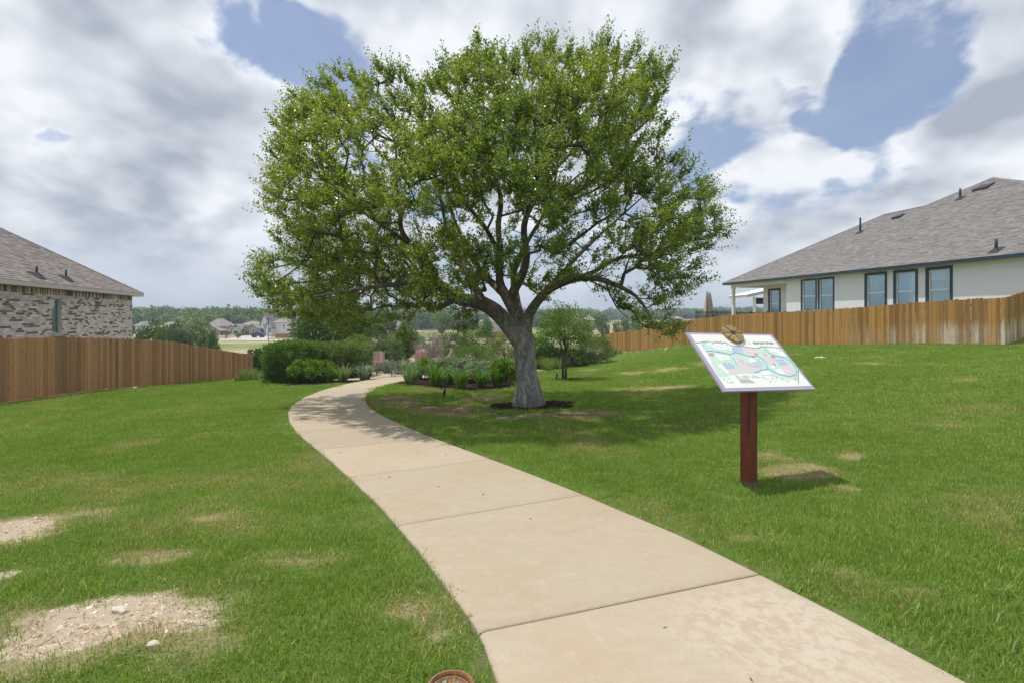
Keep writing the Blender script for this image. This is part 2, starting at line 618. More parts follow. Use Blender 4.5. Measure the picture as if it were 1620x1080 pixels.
def smooth_curve(pts, n):
    P = np.array(pts, dtype=float)
    d = np.concatenate([[0], np.cumsum(np.linalg.norm(np.diff(P, axis=0), axis=1))])
    t = np.linspace(0, d[-1], n)
    out = np.stack([np.interp(t, d, P[:, i]) for i in range(P.shape[1])], axis=1)
    for _ in range(6):
        out[1:-1] = (out[:-2] + 2 * out[1:-1] + out[2:]) / 4
    return out


_L = [tuple(G(*p)[:2]) for p in _left_px]
_R = [tuple(G(*p)[:2]) for p in _right_px]
# carry the path on towards (and past) the camera
_dl = np.array([0.30, -0.95])
_L = [tuple(np.array(_L[0]) + _dl * k) for k in (5, 3, 1.2)] + _L
_R = [tuple(np.array(_R[0]) + _dl * k) for k in (5, 3, 1.2)] + _R
NP_ = 420
PL = smooth_curve(_L, NP_)
PR = smooth_curve(_R, NP_)
# pair each left point with its opposite on the right edge
_idx = []
j = 0
_cr = []
for i in range(NP_):
    t = PL[min(i + 1, NP_ - 1)] - PL[max(i - 1, 0)]
    t = t / (np.linalg.norm(t) + 1e-9)
    s_ = np.abs((PR - PL[i]) @ t) + 0.15 * np.abs(np.linalg.norm(PR - PL[i], axis=1) - 1.75)
    lo = max(j, 0)
    s_[:lo] += 9
    j = int(np.argmin(s_))
    _cr.append(j)
_cr = np.array(_cr, dtype=float)
ker = np.ones(41) / 41
_cr = np.convolve(np.pad(_cr, 20, mode='edge'), ker, 'valid')
_cr[0] = 0; _cr[-1] = NP_ - 1
_cr = np.maximum.accumulate(_cr)
PRm = np.stack([np.interp(_cr, np.arange(NP_), PR[:, k]) for k in (0, 1)], axis=1)
PC = (PL + PRm) / 2
PH = np.linalg.norm(PL - PRm, axis=1) / 2
PATIO = (-4.9, 24.6, 3.6)


def path_dist(X, Y):
    """signed distance to the paving edge (negative inside)"""
    X = np.asarray(X, dtype=float).ravel(); Y = np.asarray(Y, dtype=float).ravel()
    out = np.empty(len(X))
    step = 4
    c = PC[::step]; h = PH[::step]
    for i in range(0, len(X), 20000):
        dx = X[i:i + 20000, None] - c[None, :, 0]
        dy = Y[i:i + 20000, None] - c[None, :, 1]
        out[i:i + 20000] = (np.sqrt(dx * dx + dy * dy) - h[None]).min(axis=1)
    return np.minimum(out, np.hypot(X - PATIO[0], Y - PATIO[1]) - PATIO[2])


# ------------------------------------------------------------------ bare, straw and mulch areas
def px_ellipse(cx, cy, rx, ry):
    c = G(cx, cy); a = G(cx + rx, cy); b = G(cx, cy + ry); b2 = G(cx, cy - ry)
    return (c.x, c.y, abs(a.x - c.x), abs(b2.y - b.y) / 2)


BARE = [px_ellipse(*e) for e in [(215, 975, 135, 30), (110, 1008, 105, 20), (290, 985, 70, 22), (20, 838, 62, 24), (0, 915, 24, 16), (60, 1022, 60, 12)]]
STRAW = [px_ellipse(*e) for e in [(235, 885, 70, 16), (190, 1000, 190, 60), (20, 840, 90, 36), (1262, 745, 60, 12), (1220, 722, 24, 6), (1345, 722, 24, 5), (1340, 772, 22, 4),
                                  (1050, 614, 75, 4), (985, 616, 30, 2.5), (1130, 575, 50, 6), (1060, 585, 40, 4), (910, 655, 60, 6), (1385, 575, 90, 6), (1250, 585, 60, 5), (470, 888, 70, 10),
                                  (640, 970, 60, 22), (690, 1000, 26, 16), (520, 885, 40, 8), (1150, 1010, 0.1, .1), (1470, 940, 30, 6), (1330, 905, 20, 4), (1180, 850, 26, 4),
                                  (330, 820, 40, 6), (1480, 577, 40, 3), (1000, 590, 30, 3), (930, 585, 18, 2), (1530, 600, 60, 4)]]
BROWN = [px_ellipse(*e) for e in [(640, 636, 50, 7), (700, 646, 70, 7), (770, 628, 40, 4), (625, 628, 26, 4), (850, 658, 60, 4), (720, 655, 40, 4), (920, 658, 40, 4), (660, 650, 30, 3)]]
MULCH_RINGS = []


def emask(lst, X, Y, soft=.35, ns=2.7, na=1.5):
    out = np.zeros(np.shape(X))
    n = vnoise(X, Y, ns, 3) - .5
    for (cx, cy, rx, ry) in lst:
        d = np.sqrt(((X - cx) / max(rx, .05)) ** 2 + ((Y - cy) / max(ry, .05)) ** 2) + n * na
        out = np.maximum(out, 1 - ss(d, 1 - soft, 1 + soft))
    return out


def in_poly(poly, X, Y):
    poly = np.array(poly)
    ins = np.zeros(np.shape(X), bool)
    n = len(poly)
    for i in range(n):
        x1, y1 = poly[i]; x2, y2 = poly[(i + 1) % n]
        cond = ((y1 > Y) != (y2 > Y)) & (X < (x2 - x1) * (Y - y1) / (y2 - y1 + 1e-12) + x1)
        ins ^= cond
    return ins


def gpoly(pts):
    return [tuple(G(*p)[:2]) for p in pts]


BED_RIGHT = gpoly([(622, 607), (650, 611), (700, 616), (740, 619), (780, 617), (812, 614), (822, 607), (800, 598), (700, 592), (640, 596)])
BED_LEFT = gpoly([(432, 606), (452, 611), (500, 609), (545, 606), (583, 601), (600, 594), (560, 590), (470, 592), (430, 597)])
OAK = G(836, 641)
ELM = G(893, 600)
RINGS = [(OAK.x + .15, OAK.y + .02, .98, .82), (ELM.x + .1, ELM.y, .62, .5)]


def mulch_mask(X, Y):
    m = (in_poly(BED_RIGHT, X, Y) | in_poly(BED_LEFT, X, Y)).astype(float)
    n = vnoise(X, Y, 2.5, 2) - .5
    for (cx, cy, rx, ry) in RINGS:
        d = np.sqrt(((X - cx) / rx) ** 2 + ((Y - cy) / ry) ** 2) + n * .3
        m = np.maximum(m, 1 - ss(d, .9, 1.05))
    return m


RF = np.array([(20.9, 21.9), (19, 20.7), (15.7, 31.1), (13.6, 40.6), (9.4, 54.0)])   # foot of the orange fence


def rf_x(Y):
    return np.interp(Y, [20.7, 31.1, 40.6, 54.0], [19, 15.7, 13.6, 9.4])


def lawn_mask(X, Y):
    far = 25.5 + ss(X, 1.5, 7) * 26
    m = 1 - ss(Y + (vnoise(X, Y, .8, 2) - .5) * 2, far - .6, far + .6)
    m = m * (X > -14.45) * np.where(Y > 20.7, X < rf_x(Y) + 0.1, 1)
    return m


# ------------------------------------------------------------------ ground sheet
def axis(segs):
    out = []
    for a, b, s in segs:
        out.append(np.arange(a, b, s))
    return np.concatenate(out)


gx = np.concatenate([-np.geomspace(4000, 30, 46), axis([(-29, -16, .8), (-16, -6.5, .3), (-6.5, 6.5, .12), (6.5, 24, .35), (24, 30, .8)]), np.geomspace(30, 4000, 46)])
gy = np.concatenate([-np.geomspace(300, 2, 14), axis([(-1.6, 1.4, .4), (1.4, 9, .12), (9, 30, .25), (30, 62, .7)]), np.geomspace(62, 4000, 70)])
GX, GY = np.meshgrid(gx, gy)
GZ = gz(GX, GY)
pd = path_dist(GX.ravel(), GY.ravel()).reshape(GX.shape)
GZ = GZ - 0.05 * (1 - ss(pd, -.10, .02))
lawn_v = lawn_mask(GX, GY)
dirt_v = emask(BARE, GX, GY)
straw_v = np.maximum(emask(STRAW, GX, GY, .6), dirt_v)
brown_v = np.maximum(emask(BROWN, GX, GY, .5), .5 * (1 - ss(np.abs(pd - .02), .02, .09)))
mulch_v = mulch_mask(GX, GY)
# strip of bare soil at the foot of the left fence and round the paving edge
foot = (1 - ss(np.abs(GX + 14.4), .15, .5)) * (GY < 24)
straw_v = np.maximum(straw_v, foot * .9)
ny, nx = GX.shape
ii = (np.arange(ny - 1)[:, None] * nx + np.arange(nx - 1)[None]).ravel()
Fq = np.stack([ii, ii + 1, ii + nx + 1, ii + nx], axis=1)

m, t, out = new_mat('ground')
za = t.node('ShaderNodeAttribute', attribute_name='Col')
zs = t.node('ShaderNodeSeparateColor', {0: za.outputs['Color']})
za2 = t.node('ShaderNodeAttribute', attribute_name='Zone')
zs2 = t.node('ShaderNodeSeparateColor', {0: za2.outputs['Color']})
P_ = pos(t)
n_f = t.noise(P_, 28, 6, .65)
n_m = t.noise(P_, 3.0, 5, .6)
n_l = t.noise(P_, .25, 4, .55)
n_st = t.noise(t.mapping(P_, scale=(1, 1, 1)), 90, 3, .6)
turf = t.mix(n_f, (0.075, 0.125, 0.022), (0.165, 0.235, 0.05))
turf = t.mix(t.ramp(n_m, .45, .75), turf, (0.19, 0.235, 0.07))
meadow = t.mix(t.ramp(n_l, .35, .62), (0.13, 0.20, 0.05), (0.30, 0.29, 0.10))
meadow = t.mix(t.ramp(t.noise(t.mapping(P_, scale=(.35, 1, 1)), .06, 4, .6), .50, .56), meadow, (0.44, 0.36, 0.24))
# stripes of clearing across the valley
meadow = t.mix(t.math('MULTIPLY', n_m, .5), meadow, (0.11, 0.16, 0.045))
base = t.mix(zs.outputs[2], meadow, turf)
soil = t.mix(n_f, (0.14, 0.10, 0.07), (0.30, 0.235, 0.17))
soil_b = t.mix(n_f, (0.17, 0.12, 0.075), (0.31, 0.235, 0.16))
sand = t.mix(n_st, (0.40, 0.31, 0.215), (0.68, 0.57, 0.43))
sand = t.mix(t.ramp(n_m, .4, .7), sand, (0.62, 0.51, 0.38))
strawc = t.mix(n_f, (0.24, 0.22, 0.09), (0.44, 0.38, 0.22))
thr = t.math('ADD', t.math('MULTIPLY', t.math('SUBTRACT', n_f, .5), .9), t.math('MULTIPLY', t.math('SUBTRACT', n_m, .5), .5))
g1 = t.ramp(t.math('ADD', zs.outputs[1], thr), .35, .75)
base = t.mix(g1, base, strawc)
g0 = t.ramp(t.math('ADD', zs.outputs[0], thr), .35, .6)
base = t.mix(g0, base, sand)
gb = t.ramp(t.math('ADD', zs2.outputs[0], thr), .35, .7)
base = t.mix(gb, base, soil_b)
gm = t.ramp(t.math('ADD', zs2.outputs[1], t.math('MULTIPLY', thr, .4)), .4, .6)
base = t.mix(gm, base, t.mix(n_f, (0.018, 0.013, 0.010), (0.07, 0.045, 0.032)))
base = t.mix(t.math('MULTIPLY', zs2.outputs[2], t.ramp(n_m, .3, .6, .35, 1)), base, (0.46, 0.385, 0.27))
hgt = t.math('ADD', n_f, t.math('MULTIPLY', n_st, .5))
principled(t, out, base, .95, .05, hgt, 0, .03)
M['ground'] = m

# pale cleared strips and roads in the valley, by distance
pale = np.zeros_like(GX)
ang = GX / np.maximum(GY, 1)
pale = np.maximum(pale, ss(ang, -.56, -.53) * (1 - ss(ang, -.38, -.34)) * ss(GY, 84, 90) * (1 - ss(GY, 102 + 6 * (vnoise(GX, GY, .05, 2) - .5), 112)) * .9)
pale = np.maximum(pale, ss(ang, -.32, -.28) * (1 - ss(ang, .02, .06)) * ss(GY, 74, 80) * (1 - ss(GY, 92, 100)) * (vnoise(GX, GY, .09, 2) > .42) * .8)
pale = np.maximum(pale, ss(ang, .12, .2) * ss(GY, 170, 210) * (1 - ss(GY, 420, 520)) * .75 * ss(vnoise(GX * .4, GY, .02, 3), .3, .45))
V = np.stack([GX, GY, GZ], axis=-1).reshape(-1, 3)
gm_ = np_mesh('ground', V, Fq, M['ground'], np.stack([dirt_v, straw_v, lawn_v], axis=-1).reshape(-1, 3), True)
a = gm_.attributes.new('Zone', 'FLOAT_COLOR', 'POINT')
zc4 = np.ones((len(V), 4), dtype=np.float32)
zc4[:, 0] = brown_v.ravel(); zc4[:, 1] = mulch_v.ravel(); zc4[:, 2] = np.clip(pale, 0, 1).ravel()
a.data.foreach_set('color', zc4.ravel())
ground = tag(link('ground', gm_), 'gently sloping ground with mown lawn and bare sandy patches', 'ground', None, 'structure')

# ------------------------------------------------------------------ concrete path, one slab between joints
m, t, out = new_mat('concrete')
P_ = pos(t)
nb = t.noise(P_, 1.1, 5, .6)
nf = t.noise(P_, 60, 4, .7)
ns_ = t.noise(t.mapping(P_, scale=(1, 3.5, 1), rot=(0, 0, .35)), 5.5, 6, .65, .4)
oi = t.node('ShaderNodeObjectInfo')
c = t.mix(ns_, (0.385, 0.320, 0.225), (0.475, 0.412, 0.308))
c = t.mix(t.ramp(nb, .42, .72), c, (0.43, 0.335, 0.230))
c = t.mix(t.ramp(t.noise(P_, 9, 6, .7, .6), .52, .70, 0, .35), c, (0.52, 0.46, 0.37))
wpt_ = G(1245, 1005)
wd_ = t.node('ShaderNodeVectorMath', {0: P_, 1: tuple(wpt_)}, operation='DISTANCE')
wash = t.math('MULTIPLY', t.ramp(wd_.outputs['Value'], .25, .75, 1, 0, True), t.ramp(t.noise(t.mapping(P_, scale=(1.3, 1, 1), rot=(0, 0, .5)), 15, 5, .6, .4), .44, .55, 0, .38))
c = t.mix(wash, c, (0.58, 0.53, 0.45))
c = t.mix(t.ramp(t.noise(P_, 2.4, 8, .75, 1.0), .55, .75, 0, .42), c, (0.36, 0.25, 0.165))
c = t.mix(t.ramp(t.noise(P_, 140, 2, .5), .66, .75, 0, .35), c, (0.16, 0.11, 0.07))
c = t.mix(1.0, c, t.mix(oi.outputs['Random'], (.94, .94, .93), (1.04, 1.03, 1.02)), 'MULTIPLY')
principled(t, out, c, .85, .2, t.math('ADD', nf, t.math('MULTIPLY', ns_, .6)), 0, .004)
M['concrete'] = m
path = empty('path', (0, 0, 0), 0, 'curving pale concrete footpath crossing the lawn towards the garden', 'path', None, 'structure')
dC = np.concatenate([[0], np.cumsum(np.linalg.norm(np.diff(PC, axis=0), axis=1))])
jpx = [((760, 1006), (1192, 905)), ((632, 838), (915, 780)), ((553, 758), (776, 727)), ((500, 717), (675, 692)), ((467, 687), (617, 669))]
jd = []
for a_, b_ in jpx:
    c_ = (np.array(G(*a_)[:2]) + np.array(G(*b_)[:2])) / 2
    jd.append(dC[np.argmin(np.linalg.norm(PC - c_, axis=1))])
step = np.mean(np.diff(jd))
while jd[0] > .3:
    jd.insert(0, jd[0] - 1.52)
jd = [d for d in jd if d > 0]
while jd[-1] < dC[-1] - 1.0:
    jd.append(jd[-1] + 1.52)
bounds = [0] + jd[1:] + [dC[-1]]
PRm_d = PRm; PL_d = PL


def at_d(A, d):
    return np.array([np.interp(d, dC, A[:, 0]), np.interp(d, dC, A[:, 1])])


for s0, s1 in zip(bounds[:-1], bounds[1:]):
    if s1 - s0 < .2:
        continue
    rows = np.concatenate([[s0 + .005, s0 + .018], np.linspace(s0 + .12, s1 - .12, 9), [s1 - .018, s1 - .005]])
    us = np.array([0, .008, .02, .12, .3, .5, .7, .88, .98, .992, 1.0])
    dz_u = np.array([-.016, -.005, 0, 0, 0, 0, 0, 0, 0, -.005, -.016])
    nr, nc = len(rows), len(us)
    Vs = []
    for ri, d in enumerate(rows):
        l = at_d(PL_d, d); r_ = at_d(PRm_d, d)
        # joints run square to the centre line
        dzr = -.010 if ri in (0, nr - 1) else 0
        for ci, uu in enumerate(us):
            p = l * (1 - uu) + r_ * uu
            Vs.append((p[0], p[1], gz1(*p) + .018 + dz_u[ci] + dzr))
    Fs = []
    for a_ in range(nr - 1):
        for b_ in range(nc - 1):
            k = a_ * nc + b_
            Fs.append((k, k + 1, k + nc + 1, k + nc))
    ring = [c_ for c_ in range(nc)] + [a_ * nc + nc - 1 for a_ in range(1, nr)] + [(nr - 1) * nc + c_ for c_ in range(nc - 2, -1, -1)] + [a_ * nc for a_ in range(nr - 2, 0, -1)]
    b0 = len(Vs)
    for k in ring:
        Vs.append((Vs[k][0], Vs[k][1], Vs[k][2] - .10))
    nR = len(ring)
    for i in range(nR):
        j2 = (i + 1) % nR
        Fs.append((ring[i], b0 + i, b0 + j2, ring[j2]))
    me = bpy.data.meshes.new('concrete_slab')
    me.from_pydata(Vs, [], Fs)
    me.materials.append(M['concrete'])
    me.polygons.foreach_set('use_smooth', [i < (nr - 1) * (nc - 1) for i in range(len(Fs))])
    me.update()
    link('concrete_slab', me, path)
# dark line at the bottom of every joint
mb = MB()
for d in jd:
    l = at_d(PL_d, d); r_ = at_d(PRm_d, d)
    tdir = (r_ - l) / np.linalg.norm(r_ - l)
    nn = np.array([-tdir[1], tdir[0]]) * .008
    Vs = []
    for k in np.linspace(0.002, .998, 12):
        p = l * (1 - k) + r_ * k
        for s_ in (-1, 1):
            Vs.append((p[0] + nn[0] * s_, p[1] + nn[1] * s_, gz1(*p) + .002))
    mb.add(Vs, [(2 * i, 2 * i + 1, 2 * i + 3, 2 * i + 2) for i in range(11)])
mb.build('joint_filler', simple_mat('joint_dirt', (0.09, 0.065, 0.04), .95, .05, .4, 40), path)

# round seating terrace at the end of the path
mb = MB()
cx, cy, cr = PATIO
Vs = [(cx, cy, gz1(cx, cy) + .012)]
rr = [.3, .6, .85, 1.0]
na = 48
for f_ in rr:
    for k in range(na):
        a_ = 2 * math.pi * k / na
        x, y = cx + cr * f_ * math.cos(a_), cy + cr * f_ * math.sin(a_)
        Vs.append((x, y, gz1(x, y) + .012))
Fs = [(0, 1 + k, 1 + (k + 1) % na) for k in range(na)]
for j_ in range(len(rr) - 1):
    for k in range(na):
        a_ = 1 + j_ * na + k; b_ = 1 + j_ * na + (k + 1) % na
        Fs.append((a_, a_ + na, b_ + na, b_))
o = len(Vs)
for k in range(na):
    p = Vs[1 + 3 * na + k]
    Vs.append((p[0], p[1], p[2] - .12))
for k in range(na):
    Fs.append((1 + 3 * na + k, o + k, o + (k + 1) % na, 1 + 3 * na + (k + 1) % na))
mb.add(Vs, Fs)
tag(mb.build('patio', M['concrete']), 'round pale concrete seating terrace where the path ends among the plants', 'terrace', None, 'structure')

# ------------------------------------------------------------------ lawn grass
m, t, out = new_mat('grass_blades')
a = t.node('ShaderNodeAttribute', attribute_name='Col')
dry = t.node('ShaderNodeAttribute', attribute_name='dry', attribute_type='INSTANCER')
oi = t.node('ShaderNodeObjectInfo')
P_ = pos(t)
g = t.mix(t.ramp(t.noise(P_, .55, 4, .6), .35, .68), (0.170, 0.310, 0.038), (0.232, 0.365, 0.060))
g = t.mix(t.ramp(t.noise(P_, 2.6, 3, .6), .5, .75, 0, .5), g, (0.120, 0.220, 0.032))
g = t.mix(t.math('MULTIPLY', oi.outputs['Random'], .4), g, (0.25, 0.32, 0.095))
g = t.mix(t.ramp(dry.outputs['Fac'], .15, .95, 0, .92), g, t.mix(oi.outputs['Random'], (0.34, 0.30, 0.12), (0.52, 0.45, 0.27)))
g = t.mix(1.0, g, a.outputs['Color'], 'MULTIPLY')
p = t.n.new('ShaderNodeBsdfPrincipled')
t.put(p.inputs['Base Color'], g)
p.inputs['Roughness'].default_value = .5
p.inputs['Specular IOR Level'].default_value = .25
tr = t.node('ShaderNodeBsdfTranslucent', {'Color': t.mix(1.0, g, (1.2, 1.25, .6), 'MULTIPLY')})
mx = t.node('ShaderNodeMixShader', {0: .35})
t.l.new(p.outputs[0], mx.inputs[1]); t.l.new(tr.outputs[0], mx.inputs[2]); t.l.new(mx.outputs[0], out.inputs[0])
M['grass'] = m


def grass_patch(seed, size, n, wid, hmin, hmax):
    r = np.random.default_rng(seed)
    ang = r.uniform(0, 2 * np.pi, n)
    rad = size * np.sqrt(r.random(n)) * .62
    B = np.stack([rad * np.cos(ang), rad * np.sin(ang), np.full(n, -.012)], axis=1)
    az = r.uniform(0, 2 * np.pi, n)
    lean = r.uniform(.1, 1.05, n)
    D1 = np.stack([np.cos(az) * np.sin(lean * .6), np.sin(az) * np.sin(lean * .6), np.cos(lean * .6)], axis=1)
    D2 = np.stack([np.cos(az) * np.sin(lean * 1.25), np.sin(az) * np.sin(lean * 1.25), np.cos(lean * 1.25)], axis=1)
    h = r.uniform(hmin, hmax, n)[:, None]
    S = np.stack([-np.sin(az), np.cos(az), np.zeros(n)], axis=1) * (wid * r.uniform(.6, 1.3, n))[:, None] * .5
    mid = B + D1 * h * .55
    tip = mid + D2 * h * .5
    V = np.stack([B - S * .8, B + S * .8, mid + S, mid - S, tip], axis=1).reshape(-1, 3)
    k = np.arange(n) * 5
    Fs = np.stack([k, k + 1, k + 2, k + 3], axis=1)
    Ft = np.stack([k + 3, k + 2, k + 4], axis=1)
    me = bpy.data.meshes.new('grass_clump')
    me.vertices.add(len(V)); me.vertices.foreach_set('co', V.astype(np.float32).ravel())
    me.loops.add(n * 7); me.loops.foreach_set('vertex_index', np.concatenate([Fs.ravel(), Ft.ravel()]).astype(np.int32))
    me.polygons.add(2 * n)
    me.polygons.foreach_set('loop_start', np.concatenate([np.arange(n) * 4, n * 4 + np.arange(n) * 3]).astype(np.int32))
    me.polygons.foreach_set('loop_total', np.concatenate([np.full(n, 4), np.full(n, 3)]).astype(np.int32))
    me.materials.append(M['grass'])
    tint = r.uniform(.72, 1.3, n)
    deadm = r.random(n) < .07
    cb = np.stack([tint, tint, tint * .95], axis=1)
    cb[deadm] = np.array([2.3, 1.45, 1.9]) * r.uniform(.8, 1.1, (deadm.sum(), 1))
    cc = np.ones((n, 5, 4), dtype=np.float32)
    cc[:, :, :3] = cb[:, None, :]
    cc[:, 4, :3] *= [1.12, 1.05, .9]
    at = me.attributes.new('Col', 'FLOAT_COLOR', 'POINT')
    at.data.foreach_set('color', cc.ravel())
    me.update(calc_edges=True)
    return me


SRC = bpy.data.collections.new('grass_sources')


def src_objects(meshes, coll):
    for i, me in enumerate(meshes):
        o = bpy.data.objects.new('%s_%02d' % (me.name.split('.')[0], i), me)
        coll.objects.link(o)


def scatter(name, pts, rot, scl, idx, coll, extra=None, tilt=None):
    """one object that draws an instance of coll's children at every point"""
    me = bpy.data.meshes.new(name)
    me.vertices.add(len(pts))
    me.vertices.foreach_set('co', np.asarray(pts, dtype=np.float32).ravel())
    def attr(n_, typ, data, key='value'):
        a_ = me.attributes.new(n_, typ, 'POINT')
        a_.data.foreach_set(key, np.asarray(data).ravel())
    R3 = np.zeros((len(pts), 3), dtype=np.float32)
    R3[:, 2] = rot
    if tilt is not None:
        R3[:, :2] = tilt
    attr('rot', 'FLOAT_VECTOR', R3, 'vector')
    attr('scl', 'FLOAT_VECTOR', np.asarray(scl, dtype=np.float32), 'vector')
    attr('idx', 'INT', np.asarray(idx, dtype=np.int32))
    for k, d in (extra or {}).items():
        attr(k, 'FLOAT', np.asarray(d, dtype=np.float32))
    me.update()
    o = link(name, me)
    ng = bpy.data.node_groups.new(name + '_nodes', 'GeometryNodeTree')
    ng.interface.new_socket(name='Geometry', in_out='INPUT', socket_type='NodeSocketGeometry')
    ng.interface.new_socket(name='Geometry', in_out='OUTPUT', socket_type='NodeSocketGeometry')
    n = ng.nodes; l = ng.links
    gi = n.new('NodeGroupInput'); go = n.new('NodeGroupOutput')
    ci = n.new('GeometryNodeCollectionInfo')
    ci.inputs['Collection'].default_value = coll
    ci.inputs['Separate Children'].default_value = True
    ci.inputs['Reset Children'].default_value = True
    ip = n.new('GeometryNodeInstanceOnPoints')
    l.new(gi.outputs[0], ip.inputs['Points'])
    l.new(ci.outputs[0], ip.inputs['Instance'])
    ip.inputs['Pick Instance'].default_value = True
    for an, typ, sock in (('idx', 'INT', 'Instance Index'), ('rot', 'FLOAT_VECTOR', 'Rotation'), ('scl', 'FLOAT_VECTOR', 'Scale')):
        na_ = n.new('GeometryNodeInputNamedAttribute')
        na_.data_type = typ
        na_.inputs['Name'].default_value = an
        l.new(na_.outputs['Attribute'], ip.inputs[sock])
    l.new(ip.outputs[0], go.inputs[0])
    md = o.modifiers.new('scatter', 'NODES')
    md.node_group = ng
    return o


NVAR = 5
src_objects([grass_patch(100 + i, .26, 190, .0034, .028, .058) for i in range(NVAR)]
            + [grass_patch(200 + i, .34, 150, .0055, .030, .058) for i in range(NVAR)]
            + [grass_patch(300 + i, .55, 150, .011, .03, .052) for i in range(NVAR)], SRC)
bands = [(1.2, 4.2, 62, 0), (4.2, 8.5, 42, 0), (8.5, 16, 24, 1), (16, 28, 14, 2), (28, 54, 7, 2)]
GP = []; GI = []
for y0, y1, den, lod in bands:
    X0, X1 = -1.06 * y1 - .6, 1.06 * y1 + .6
    st_ = 1 / math.sqrt(den)
    jx, jy = np.meshgrid(np.arange(X0, X1, st_), np.arange(y0, y1, st_))
    x = (jx + rng.uniform(0, st_, jx.shape)).ravel(); y = (jy + rng.uniform(0, st_, jy.shape)).ravel()
    k = (np.abs(x) < 1.06 * y + .6) & (x < 24)
    GP.append(np.stack([x[k], y[k]], axis=1)); GI.append(rng.integers(0, NVAR, k.sum()) + lod * NVAR)
GP = np.concatenate(GP); GI = np.concatenate(GI)
X, Y = GP[:, 0], GP[:, 1]
d_p = path_dist(X, Y)
dm = emask(BARE, X, Y, .45); sm = np.maximum(emask(STRAW, X, Y, .7), (1 - ss(np.abs(X + 14.4), .1, .45)) * (Y < 24)); bm = emask(BROWN, X, Y, .6); mm = mulch_mask(X, Y)
near_in = (d_p < .07 + .03 * rng.random(len(X)))
keep = (~near_in) & (lawn_mask(X, Y) > .5) & (mm < .3)
keep &= rng.random(len(X)) > np.clip(dm * 1.02, 0, .965)
keep &= rng.random(len(X)) > np.clip(bm * .85, 0, .8)
keep &= rng.random(len(X)) > np.clip((sm - dm) * .35, 0, .4)
keep &= np.hypot(X - OAK.x, Y - OAK.y) > .45
X, Y, GI, dm, sm, bm, d_p = X[keep], Y[keep], GI[keep], dm[keep], sm[keep], bm[keep], d_p[keep]
pts = np.stack([X, Y, gz(X, Y)], axis=1)
patchy = vnoise(X, Y, .9, 3)
dryv = np.clip(sm * .85 + bm * .5 + ss(patchy, .52, .80) * .62 + rng.normal(size=len(X)) * .10, 0, 1)
hs = (0.85 + .5 * rng.random(len(X))) * (1 - .35 * np.maximum(sm, bm)) * (1 - .45 * dm) * (.8 + .45 * vnoise(X + 40, Y, .7, 2))
hs = np.where((d_p < .16) & (Y < 7), np.minimum(hs, .85), hs)
sx = .85 + .35 * rng.random(len(X))
lawn = scatter('lawn_grass', pts, rng.uniform(0, 6.28, len(X)), np.stack([sx, sx, hs], axis=1), GI, SRC, {'dry': dryv}, rng.normal(size=(len(X), 2)) * .06)
tag(lawn, 'short green mown grass with straw coloured patches covering the ground', 'grass', None, 'stuff')

# taller coarse weeds standing in the lawn at the path
r = np.random.default_rng(91)
mb = MB()
wp = [(1440, 965), (1452, 985), (1560, 945), (1600, 950), (1590, 990), (1545, 1025), (1600, 1030), (0, 0)]
for q in wp[:-1]:
    c = G(*q)
    for k in range(5):
        a_ = r.uniform(0, 6.28); ln = r.uniform(.06, .13); le = r.uniform(.3, .9)
        d1 = Vector((math.cos(a_) * math.sin(le), math.sin(a_) * math.sin(le), math.cos(le)))
        d2 = Vector((math.cos(a_) * math.sin(le * 1.7), math.sin(a_) * math.sin(le * 1.7), math.cos(le * 1.7)))
        s_ = Vector((-math.sin(a_), math.cos(a_), 0)) * .0042
        b = c + Vector((r.normal() * .03, r.normal() * .03, 0))
        mid = b + d1 * ln * .6; tip = mid + d2 * ln * .5
        g_ = r.uniform(.8, 1.25)
        mb.add([b - s_, b + s_, mid + s_, mid - s_, tip], [(0, 1, 2, 3), (3, 2, 4)], (.20 * g_, .31 * g_, .08 * g_))
o = mb.build('weed_grass', M['leaf'])
tag(o, 'taller pale blades of coarse grass near the path edge', 'grass', None, 'stuff')

# ------------------------------------------------------------------ chips of pale stone on the bare patches, bark mulch
r = np.random.default_rng(77)


def chips(name, X, Y, smin, smax, cols, label, flat=.45, mat='stone_col', lift=0.0):
    n = len(X)
    mb_v = []; mb_f = []; mc = []
    base = np.array([(1, 0, 0), (-.4, .8, 0), (-.7, -.7, 0), (.2, .1, 1), (.3, -.9, .1)], dtype=float)
    fs = np.array([(0, 1, 3), (1, 2, 3), (2, 4, 3), (4, 0, 3)])
    s_ = smin + (smax - smin) * r.random(n) ** 2.5
    a_ = r.uniform(0, 6.28, n)
    B = base[None] * (1 + r.normal(size=(n, 5, 3)) * .3)
    B[:, :, 1] *= r.uniform(.4, .9, n)[:, None]
    B[:, :, 2] *= flat
    x = B[:, :, 0] * np.cos(a_)[:, None] - B[:, :, 1] * np.sin(a_)[:, None]
    y = B[:, :, 0] * np.sin(a_)[:, None] + B[:, :, 1] * np.cos(a_)[:, None]
    V = np.stack([x * s_[:, None] + X[:, None], y * s_[:, None] + Y[:, None], B[:, :, 2] * s_[:, None] + gz(X, Y)[:, None] - .1 * s_[:, None] + lift], axis=-1).reshape(-1, 3)
    Fc = (fs[None] + (np.arange(n) * 5)[:, None, None]).reshape(-1, 3)
    c = palette(r, n, cols, .15)
    o = link(name, np_mesh(name, V, Fc, M[mat], np.repeat(c, 5, axis=0)))
    return tag(o, label, name.split('_')[-1], None, 'stuff')


